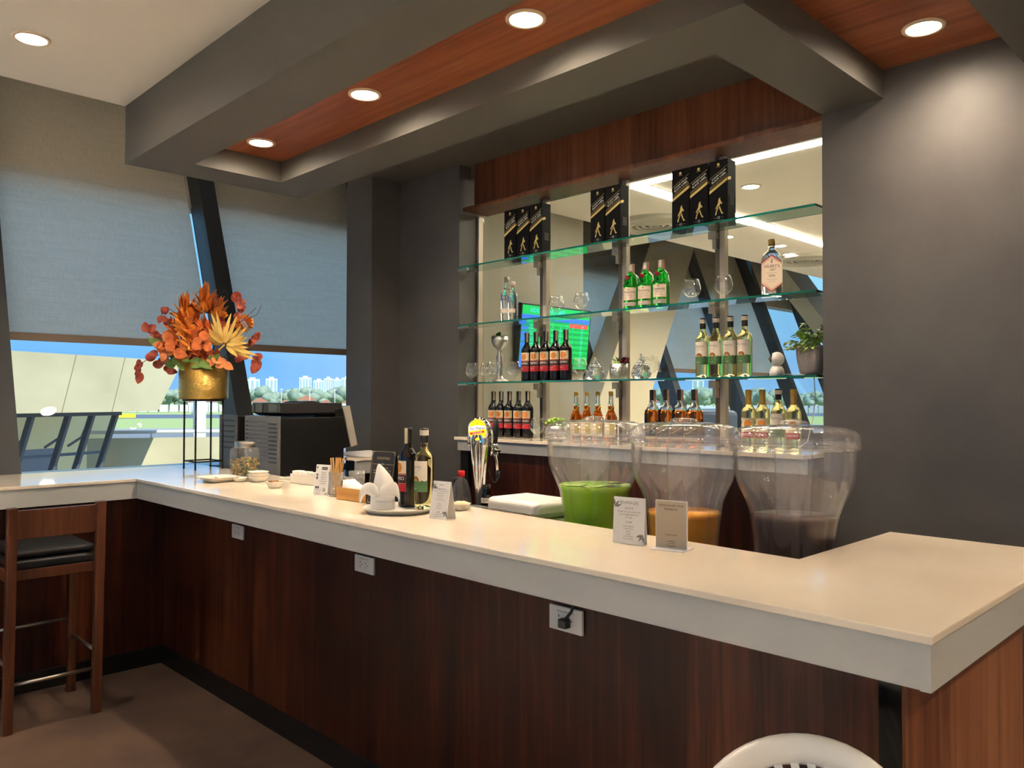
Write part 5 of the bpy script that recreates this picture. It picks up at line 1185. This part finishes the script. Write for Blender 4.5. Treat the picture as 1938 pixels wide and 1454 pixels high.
# tumblers, stirrers
TUM = [(1e-5, 0), (.031, 0), (.0325, .002), (.036, .112), (.0345, .1125), (.0310, .010), (1e-5, .008)]
tm = MB().lathe(TUM, n=36).build('tumbler', jar_glass, loc=(-3.205, 2.015, CT), weld=True); tag(tm, 'straight glass tumbler packed with wooden stirrers', 'glass')
o = tm.copy(); COL.objects.link(o); o.location = (-3.185, 2.112, CT); o.scale = (1.08, 1.08, 1.0); o['label'] = 'empty straight glass tumbler behind the wooden napkin box'
stm = mat('stirrer_wood', (206, 164, 104), .7); first = None; q = random.Random(12)
for k in range(16):
    a = k * 2.4; r0 = .008 + .014 * (k % 4) / 3; r1 = .018 + .016 * (k % 3) / 2; ht = .168 + q.uniform(-.004, .006)
    p0 = Vector((r0 * math.cos(a + .7), r0 * math.sin(a + .7), .0105)); p1 = Vector((r1 * math.cos(a), r1 * math.sin(a), ht)); v = p1 - p0
    if first is None: first = MB().box(-.003, -.0009, 0, .003, .0009, .168).build('wooden_stirrer', stm, bevel=.0008); o = first
    else: o = first.copy(); COL.objects.link(o)
    o.rotation_mode = 'QUATERNION'; o.rotation_quaternion = v.to_track_quat('Z', 'Y'); o.location = Vector((-3.205, 2.015, CT)) + p0
    tag(o, 'thin pale wooden stirrer standing in the straight tumbler', 'stirrer', 'wooden stirrers in the tumbler')
# napkin box
box_w = wood('bamboo', 'x', (188, 132, 62), (206, 152, 78), (220, 170, 96), .45, .5)
d = thing('napkin_box', 'open bamboo box holding white paper napkins', 'box', (-3.015, 2.015, CT), R(4))
MB().box(-.105, -.05, 0, .105, .05, .006).box(-.105, -.05, .006, .105, -.042, .055).box(-.105, .042, .006, .105, .05, .055).box(-.105, -.042, .006, -.097, .042, .055).box(.097, -.042, .006, .105, .042, .055).build('box', box_w, d, bevel=.001)
first = None
for k in range(8):
    yy = -.030 + k * .0085
    if first is None:
        vs = []; fs = []
        for i in range(13):
            x = -.093 + .186 * i / 12; zt_ = .058 + .028 * (abs(x) / .093) ** 1.6
            for t_ in (0, .003):
                vs += [(x, t_, .0075), (x, t_ + .008 * (abs(x) / .093), zt_)]
        for i in range(12):
            a = 4 * i; fs += [(a, a + 4, a + 5, a + 1), (a + 2, a + 3, a + 7, a + 6), (a + 1, a + 5, a + 7, a + 3), (a, a + 2, a + 6, a + 4)]
        fs += [(0, 1, 3, 2), (48, 50, 51, 49)]
        first = MB().add(vs, fs, 0, True).build('paper_napkin', paper); o = first
    else: o = first.copy(); COL.objects.link(o)
    o.location = (-3.015 - math.sin(R(4)) * yy, 2.015 + math.cos(R(4)) * yy, CT - .001 * (k % 3) * .3); o.rotation_euler = (0, 0, R(4)); tag(o, 'white paper napkin standing in the bamboo box', 'napkin', 'napkins in the bamboo box')
# round tray with bottles and folded napkin
d = thing('round_tray', 'round pale grey tray carrying two wine bottles and a folded napkin', 'tray', (-2.605, 1.93, CT))
MB().solid([(.118, 0), (.122, .001), (.146, .018), (.148, .020), (.144, .020), (.12, .008)], n=64).build('tray', mat('tray_grey', (196, 194, 188), .4), d)
dup(rw, (-2.652, 2.005, CT + .009), R(-26), 'red wine bottle standing on the round tray', 'wine bottles on the tray', 1.06)
dup(ww, (-2.553, 2.012, CT + .009), R(2), 'white wine bottle standing on the round tray', 'wine bottles on the tray', 1.06)
nap = mat('napkin_cloth', (232, 228, 222), .75, bump=((400, 400, 400), .15, .001, 2))
d = thing('folded_napkin', 'white cloth napkin folded into a peaked bishop shape on the tray', 'napkin', (-2.672, 1.895, CT + .009), R(45))
b = MB(); n = 28; rows = [(.050, .040, 0, 0), (.049, .038, .05, 0), (.046, .034, .085, 0)]
vs = []; fs = []
for k, (a_, b_, z, _) in enumerate(rows):
    for i in range(n):
        t_ = 2 * PI * i / n; zz = z + (.018 * math.cos(t_ - R(250)) if k == 2 else 0); vs.append((a_ * math.cos(t_), b_ * math.sin(t_), zz))
for k in range(2):
    for i in range(n): j = (i + 1) % n; fs.append((k * n + i, k * n + j, (k + 1) * n + j, (k + 1) * n + i))
b.add(vs, fs, 0, True); b.build('band', nap, d)
def petal(pts, parent, nm):
    """grid of points rows x cols -> thick folded cloth flap"""
    b = MB(); R_, C_ = len(pts), len(pts[0]); vs = [Vector(p) for r_ in pts for p in r_]; fs = []
    for i in range(R_ - 1):
        for j in range(C_ - 1): a = i * C_ + j; fs.append((a, a + 1, a + C_ + 1, a + C_))
    b.add(vs, fs, 0, True); o = b.build(nm, nap, parent); md = o.modifiers.new('thick', 'SOLIDIFY'); md.thickness = .0025; md.offset = 0; m2 = o.modifiers.new('sub', 'SUBSURF'); m2.levels = 1; m2.render_levels = 2; return o
petal([[(-.044, -.016, .03), (-.02, -.038, .03), (.008, -.047, .03), (.032, -.036, .03), (.054, -.012, .03)], [(-.042, -.015, .07), (-.02, -.037, .072), (.008, -.047, .075), (.031, -.036, .072), (.053, -.012, .07)], [(-.036, -.012, .10), (-.018, -.032, .105), (.006, -.041, .11), (.030, -.030, .105), (.050, -.008, .10)],
       [(-.031, -.010, .128), (-.015, -.025, .133), (.003, -.030, .136), (.024, -.022, .13), (.041, -.005, .122)], [(-.027, -.005, .152), (-.016, -.014, .157), (-.002, -.018, .157), (.012, -.012, .15), (.023, 0, .142)], [(-.021, 0, .178), (-.016, -.004, .181), (-.012, -.006, .180), (-.006, -.003, .174), (.0, 0, .168)]], d, 'peak')
petal([[(-.044, .014, .03), (.0, .038, .03), (.054, .010, .03)], [(-.036, .010, .10), (.006, .026, .108), (.050, .007, .10)], [(-.027, .006, .152), (.0, .012, .154), (.023, .004, .142)], [(-.021, .003, .176), (-.012, .004, .178), (.0, .003, .167)]], d, 'rear_fold')
petal([[(-.007, -.052, .058), (-.004, -.055, .076), (.0, -.052, .094)], [(.028, -.058, .060), (.032, -.066, .086), (.034, -.058, .110)], [(.055, -.046, .058), (.061, -.054, .086), (.058, -.042, .117)], [(.068, -.038, .046), (.073, -.044, .064), (.072, -.034, .088)], [(.070, -.038, .026), (.073, -.041, .030), (.075, -.036, .040)]], d, 'right_flap')
petal([[(.004, -.054, .054), (-.008, -.057, .074), (-.012, -.052, .094)], [(-.030, -.054, .046), (-.034, -.064, .078), (-.034, -.052, .112)], [(-.052, -.048, .064), (-.062, -.056, .090), (-.062, -.044, .110)], [(-.070, -.042, .056), (-.080, -.048, .070), (-.084, -.040, .086)], [(-.082, -.042, .020), (-.086, -.044, .025), (-.090, -.040, .036)]], d, 'left_flap')
# candle bowl
d = thing('candle_bowl', 'small white bowl with pale pink wax right of the bar card', 'candle', (-2.468, 2.135, CT))
MB().lathe([(1e-5, 0), (.022, 0), (.026, .002), (.040, .024), (.042, .027), (.039, .027), (.024, .007), (1e-5, .005)], n=40).build('bowl', ceramic, d)
MB().solid([(.033, .018), (.034, .028), (.020, .034), (.010, .033)], n=24).build('wax', mat('pink_wax', (240, 206, 168), .4, sss=.3), d)
MB().tube([(0, 0, .032), (.001, 0, .040)], .0012, 5).build('wick', ink, d)

# ================================================================== COFFEE MACHINE
mch = mat('machine_grey', (100, 101, 102), .42); mch_b = mat('machine_black', (16, 16, 18), .35); mch_t = mat('machine_top', (46, 44, 46), .3)
zb = 1.0505
d = thing('coffee_machine', 'large black coffee machine with vented grey back and side screen by the window', 'coffee machine', (-4.69, 2.63, zb))
MB().box(-.19, -.225, .012, .235, .225, .385).build('body', mch_b, d, bevel=.006)
b = MB().box(-.205, -.240, .012, .240, -.226, .392)
b.build('vented_back', mch, d, bevel=.003)
b = MB()
for k in range(10):
    z = .345 - k * .026
    b.box(.115, -.2425, z - .004, .215, -.2395, z + .004)
    b.box(-.185, -.2425, z - .004 + .01, -.165, -.2395, z + .004 + .01); b.box(-.16, -.2415, z + .009, .10, -.2398, z + .0105)
b.build('vent_slots', mch_b, d)
b = MB()
for sx in (-.15, .20):
    for sy in (-.18, .18): b.solid([(.018, 0), (.016, .013)], n=14, c=(sx, sy, 0))
b.build('feet', mch_b, d)
b = MB().hexa([(-.18, -.15, .392), (.165, -.15, .392), (.165, .22, .392), (-.18, .22, .392), (-.205, -.19, .41), (.185, -.19, .41), (.185, .24, .41), (-.205, .24, .41)]); b.box(-.205, -.19, .41, .185, .24, .474)
b.build('hopper_tray', mch_t, d, bevel=.003)
MB().box(-.200, -.194, .415, -.06, -.189, .468).build('hopper_window', mat('smoked_glass', (60, 66, 70), .08), d); MB().box(.02, -.194, .415, .17, -.189, .468).build('hopper_window', MATS['smoked_glass'], d)
for x in (-.09, .09): MB().solid([(.075, .474), (.07, .478), (.04, .485), (.01, .487)], n=32, c=(x, .05, 0)).build('hopper_lid', mch_b, d)
b = MB().box(-.14, -.01, -.02, .13, .052, .24); b.xf(Matrix.Translation((.06, .245, .195)) @ Matrix.Rotation(R(13), 4, 'X')); b.build('screen_housing', mch_b, d, bevel=.004)
b = MB().box(-.145, .053, -.024, .135, .108, .244); b.xf(Matrix.Translation((.06, .245, .195)) @ Matrix.Rotation(R(13), 4, 'X')); b.build('screen_bezel', mat('bezel_grey', (176, 170, 158), .35), d, bevel=.004)
d = thing('milk_cooler', 'narrow grey milk cooler with wide vent slots left of the coffee machine', 'milk cooler', (-5.155, 2.62, zb))
MB().box(-.13, -.205, .012, .12, .18, .385).build('body', mch_b, d, bevel=.005)
MB().box(-.135, -.220, .012, .115, -.206, .392).build('vented_back', mch, d, bevel=.003)
b = MB()
for k in range(6): b.box(-.105, -.2225, .355 - k * .036 - .005, .09, -.2195, .355 - k * .036 + .005)
b.build('vent_slots', mch_b, d)
for sx in (-.1, .09):
    for sy in (-.17, .15): MB().solid([(.016, 0), (.014, .013)], n=12, c=(sx, sy, 0)).build('foot', mch_b, d)
b = MB().tube([(-5.02, 2.35, 1.056), (-5.12, 2.345, 1.06), (-5.22, 2.35, 1.075), (-5.33, 2.42, 1.07), (-5.38, 2.5, 1.056)], .005, 8).tube([(-5.0, 2.36, 1.055), (-5.09, 2.35, 1.08), (-5.17, 2.36, 1.10), (-5.3, 2.38, 1.09), (-5.40, 2.36, 1.056)], .0045, 8)
tag(b.build('power_cable', black_metal), 'black power cables looping beside the milk cooler by the window', 'cable')

# ================================================================== FLOWERS
gold_pot = mat('hammered_gold', (196, 160, 84), .32, .85, bump=((60, 60, 110), .8, .006, 2))
FC = Vector((-5.07, 2.195, CT))
d = thing('flower_stand', 'hammered gold pot on a thin black wire stand by the window', 'planter', tuple(FC))
MB().lathe([(1e-5, .446), (.142, .446), (.148, .450), (.150, .46), (.152, .675), (.147, .675), (.145, .47), (1e-5, .46)], n=64).build('pot', gold_pot, d)
for sx in (-1, 1):
    for sy in (-1, 1): MB().tube([(sx * .088, sy * .088, 0), (sx * .088, sy * .088, .455)], .0062, 8).build('leg', black_metal, d)
MB().tube([(.125 * math.cos(k * PI / 16), .125 * math.sin(k * PI / 16), .440) for k in range(32)], .006, 8, closed=True).build('pot_ring', black_metal, d)
b = MB()
for k in range(4):
    a, c_ = ((-1, -1), (1, -1)), 0
    P_ = [(-1, -1), (1, -1), (1, 1), (-1, 1)]; p, q_ = P_[k], P_[(k + 1) % 4]
    b.tube([(p[0] * .088, p[1] * .088, .05), (q_[0] * .088, q_[1] * .088, .05)], .005, 8)
b.build('lower_rail', black_metal, d)

FO = FC + Vector((0, 0, .67)); ru = Vector((.7009, .7133, 0)); fw = Vector((-.7133, .7009, 0))
d = thing('flower_arrangement', 'autumn bouquet of orange and yellow blooms with red leaves in the gold pot', 'flowers', tuple(FO))
def P(px, py, w_=0): return ru * ((px - 388) * .00344) + Vector((0, 0, (690 - py) * .00344)) - fw * w_
f_or = mat('petal_orange', (244, 168, 72), .55, noise=((30, 30, 30), 3, (230, 134, 50), .4, .65)); f_or2 = mat('petal_dark_orange', (226, 128, 60), .55, noise=((30, 30, 30), 3, (196, 94, 50), .4, .65))
f_ye = mat('petal_yellow', (234, 204, 118), .55, noise=((20, 20, 20), 3, (222, 180, 86), .4, .65)); f_rd = mat('leaf_burgundy', (150, 60, 52), .5, noise=((25, 25, 25), 3, (190, 96, 68), .4, .65))
f_gr = mat('bouquet_leaf_green', (92, 128, 52), .5, noise=((25, 25, 25), 3, (120, 150, 76), .4, .65)); f_st = mat('dark_stem', (60, 34, 28), .7); f_pe = mat('leaf_peach', (226, 140, 84), .5)
q = random.Random(21)
root = Vector((0, 0, -.06))
def stem(b, p, r_=.003): b.tube([root, (root + p) / 2 + Vector((0, 0, .03)), p], r_, 6)
def flame(px, py, w_, size, n_, m_, spread, nm, up=(0, 0, 1)):
    b = MB(); c_ = P(px, py, w_); ax = Vector(up).normalized(); s1 = ax.orthogonal().normalized(); s2 = ax.cross(s1)
    for k in range(n_):
        a = k * 2.4; t_ = k / n_; el_ = R(88 - spread * t_); ln = size * (1.0 - .45 * t_)
        dirv = ax * math.sin(el_) + (s1 * math.cos(a) + s2 * math.sin(a)) * math.cos(el_)
        base = c_ - ax * size * .25 * t_ + dirv * size * .08; leaf(b, base, base + dirv * ln, size * .20, q.uniform(-.25, .05), up=dirv.orthogonal())
    stem(b, c_); return b.build(nm, m_, d)
flame(362, 602, .06, .155, 26, f_or, 70, 'orange_bloom', (-.1, -.15, 1)); flame(390, 585, .02, .165, 26, f_or, 60, 'orange_bloom', (0, 0, 1)); flame(372, 625, .12, .13, 24, f_or, 80, 'orange_bloom', (.1, -.5, 1)); flame(410, 598, 0, .13, 18, f_or, 60, 'orange_bloom', (.3, .1, 1)); flame(346, 632, .08, .11, 20, f_or2, 85, 'orange_bloom', (-.5, -.3, .9))
flame(380, 655, .13, .10, 20, f_or, 90, 'orange_bloom', (0, -.7, .7)); flame(402, 630, .10, .11, 18, f_or2, 85, 'orange_bloom', (.4, -.5, .8)); flame(358, 662, .12, .10, 18, f_or2, 90, 'orange_bloom', (-.4, -.6, .6)); flame(400, 672, .12, .09, 18, f_or2, 95, 'orange_bloom', (.3, -.8, .3))
# yellow spiky bloom
b = MB(); c_ = P(436, 655, .10)
for k in range(22):
    a = R(-38 + (k * 10.4) % 216); rr = q.uniform(.17, .24) if k % 3 else q.uniform(.12, .16)
    if k > 15: rr *= .8
    dirv = (ru * math.cos(a) + Vector((0, 0, 1)) * math.sin(a) - fw * q.uniform(-.2, .45)).normalized(); leaf(b, c_ + dirv * .015, c_ + dirv * rr, .0125, q.uniform(-.3, .15), up=-fw)
stem(b, c_, .005); b.build('yellow_bloom', f_ye, d)
b = MB(); c_ = P(462, 612, .0)
for k in range(90):
    t_ = math.acos(1 - 2 * (k + .5) / 90); a = k * 2.4; dv = Vector((math.sin(t_) * math.cos(a), math.sin(t_) * math.sin(a), math.cos(t_))); leaf(b, c_ + dv * .035, c_ + dv * .066, .013, .1, up=dv.orthogonal(), n=4)
stem(b, c_); b.build('pompom_bloom', f_or, d)
def disc_leaf(b, c_, r_, nrm, cup=.25):
    nrm = Vector(nrm).normalized(); s1 = nrm.orthogonal().normalized(); s2 = nrm.cross(s1); vs = [c_ - nrm * cup * r_]; n = 14
    for rr in (.55, 1.0):
        for i in range(n): a = 2 * PI * i / n; vs.append(c_ + (s1 * math.cos(a) * .92 + s2 * math.sin(a)) * r_ * rr * (1 + .08 * math.cos(a)) + nrm * cup * r_ * (rr * rr - 1))
    fs = [(0, 1 + i, 1 + (i + 1) % n) for i in range(n)] + [(1 + i, 1 + n + i, 1 + n + (i + 1) % n, 1 + (i + 1) % n) for i in range(n)]; b.add(vs, fs, 0, True)
def spray(pts, m_, nm, r_=12, w_=.05):
    b = MB(); ps = [P(x, y, w_ + q.uniform(-.03, .03)) for x, y in pts]
    b.tube([root] + [ps[0] * .5] + ps, .0022, 6, 1)
    for p in ps:
        for _ in range(2):
            if q.random() < .4: t0 = p + Vector((q.uniform(-.01, .01), q.uniform(-.01, .01), 0)); leaf(b, t0, t0 + (ru * q.uniform(-1, 1) + Vector((0, 0, q.uniform(-1, 1)))).normalized() * r_ * .00344 * 2.0, r_ * .00344 * .75, q.uniform(.0, .3), up=-fw); continue
            disc_leaf(b, p + Vector((q.uniform(-.018, .018), q.uniform(-.018, .018), q.uniform(-.018, .018))), r_ * .00344 * q.uniform(.75, 1.0), -fw + ru * q.uniform(-.7, .7) + Vector((0, 0, q.uniform(-.4, .7))))
    return b.build(nm, [m_, f_st], d)
spray([(340, 600), (318, 582), (306, 598), (310, 606)], f_rd, 'red_leaf_spray', 8, -.02)
spray([(330, 640), (300, 632), (284, 630)], f_rd, 'red_leaf_spray', 11, .0)
spray([(322, 672), (298, 676), (276, 694), (278, 706)], f_rd, 'red_leaf_spray', 11, .08)
spray([(445, 590), (452, 572), (448, 560), (436, 565)], f_rd, 'red_leaf_spray', 9, -.06)
spray([(462, 668), (484, 676), (490, 688)], f_rd, 'red_leaf_spray', 12, -.02)
spray([(478, 640), (484, 632)], f_rd, 'red_leaf_spray', 9, -.08)
spray([(372, 668), (366, 676), (355, 668)], f_or2, 'orange_leaf_spray', 13, .17)
spray([(334, 642), (346, 650), (326, 660)], f_or2, 'orange_leaf_spray', 13, .13)
spray([(400, 636), (392, 625), (410, 642)], f_or2, 'orange_leaf_spray', 12, .15)
spray([(410, 668), (398, 660), (388, 655)], f_or2, 'orange_leaf_spray', 10, .16)
spray([(428, 684), (440, 688), (420, 690)], f_pe, 'peach_leaf_spray', 10, .15)
spray([(328, 656), (340, 672)], f_pe, 'peach_leaf_spray', 9, .15)
spray([(385, 642), (378, 650), (395, 648), (370, 645)], f_rd, 'red_leaf_spray', 12, .10)
spray([(430, 630), (425, 612), (418, 622)], f_rd, 'red_leaf_spray', 12, .03)
spray([(312, 690), (322, 700)], f_rd, 'red_leaf_spray', 10, .05)
for (x0, y0), (x1, y1), wd, ww_ in (((340, 668), (290, 642), .055, .08), ((350, 690), (330, 690), .05, .13), ((375, 690), (412, 688), .055, .16), ((345, 680), (362, 690), .045, .15), ((385, 680), (420, 700), .04, .165)):
    b = MB(); leaf(b, P(x0, y0, ww_ - .02), P(x1, y1, ww_), wd * .62, .1, up=-fw); stem(b, P(x0, y0, ww_ - .02)); b.build('green_leaf', f_gr, d)
for px_, py_, w_ in ((360, 684, .10), (380, 682, .14), (400, 684, .14), (420, 680, .08), (345, 676, .08), (388, 672, .02), (370, 690, .15), (410, 690, .15)):
    b = MB()
    for k in range(4): leaf(b, P(px_, py_ + 6, w_ - .05), P(px_ + q.uniform(-22, 22), py_ - q.uniform(-8, 18), w_ + .02), .026, .15, up=-fw)
    stem(b, P(px_, py_ + 6, w_ - .05)); b.build('green_leaf', f_gr if px_ % 20 else f_rd, d)
b = MB()
for pts in (((400, 640), (388, 580), (378, 560), (396, 545)), ((420, 630), (450, 622), (475, 600), (490, 585)), ((425, 620), (460, 612), (492, 598), (500, 580)), ((405, 600), (420, 560), (432, 552), (438, 560))):
    b.tube([root] + [P(x, y, .06) for x, y in pts], .0016, 5)
b.build('curly_twigs', f_st, d)
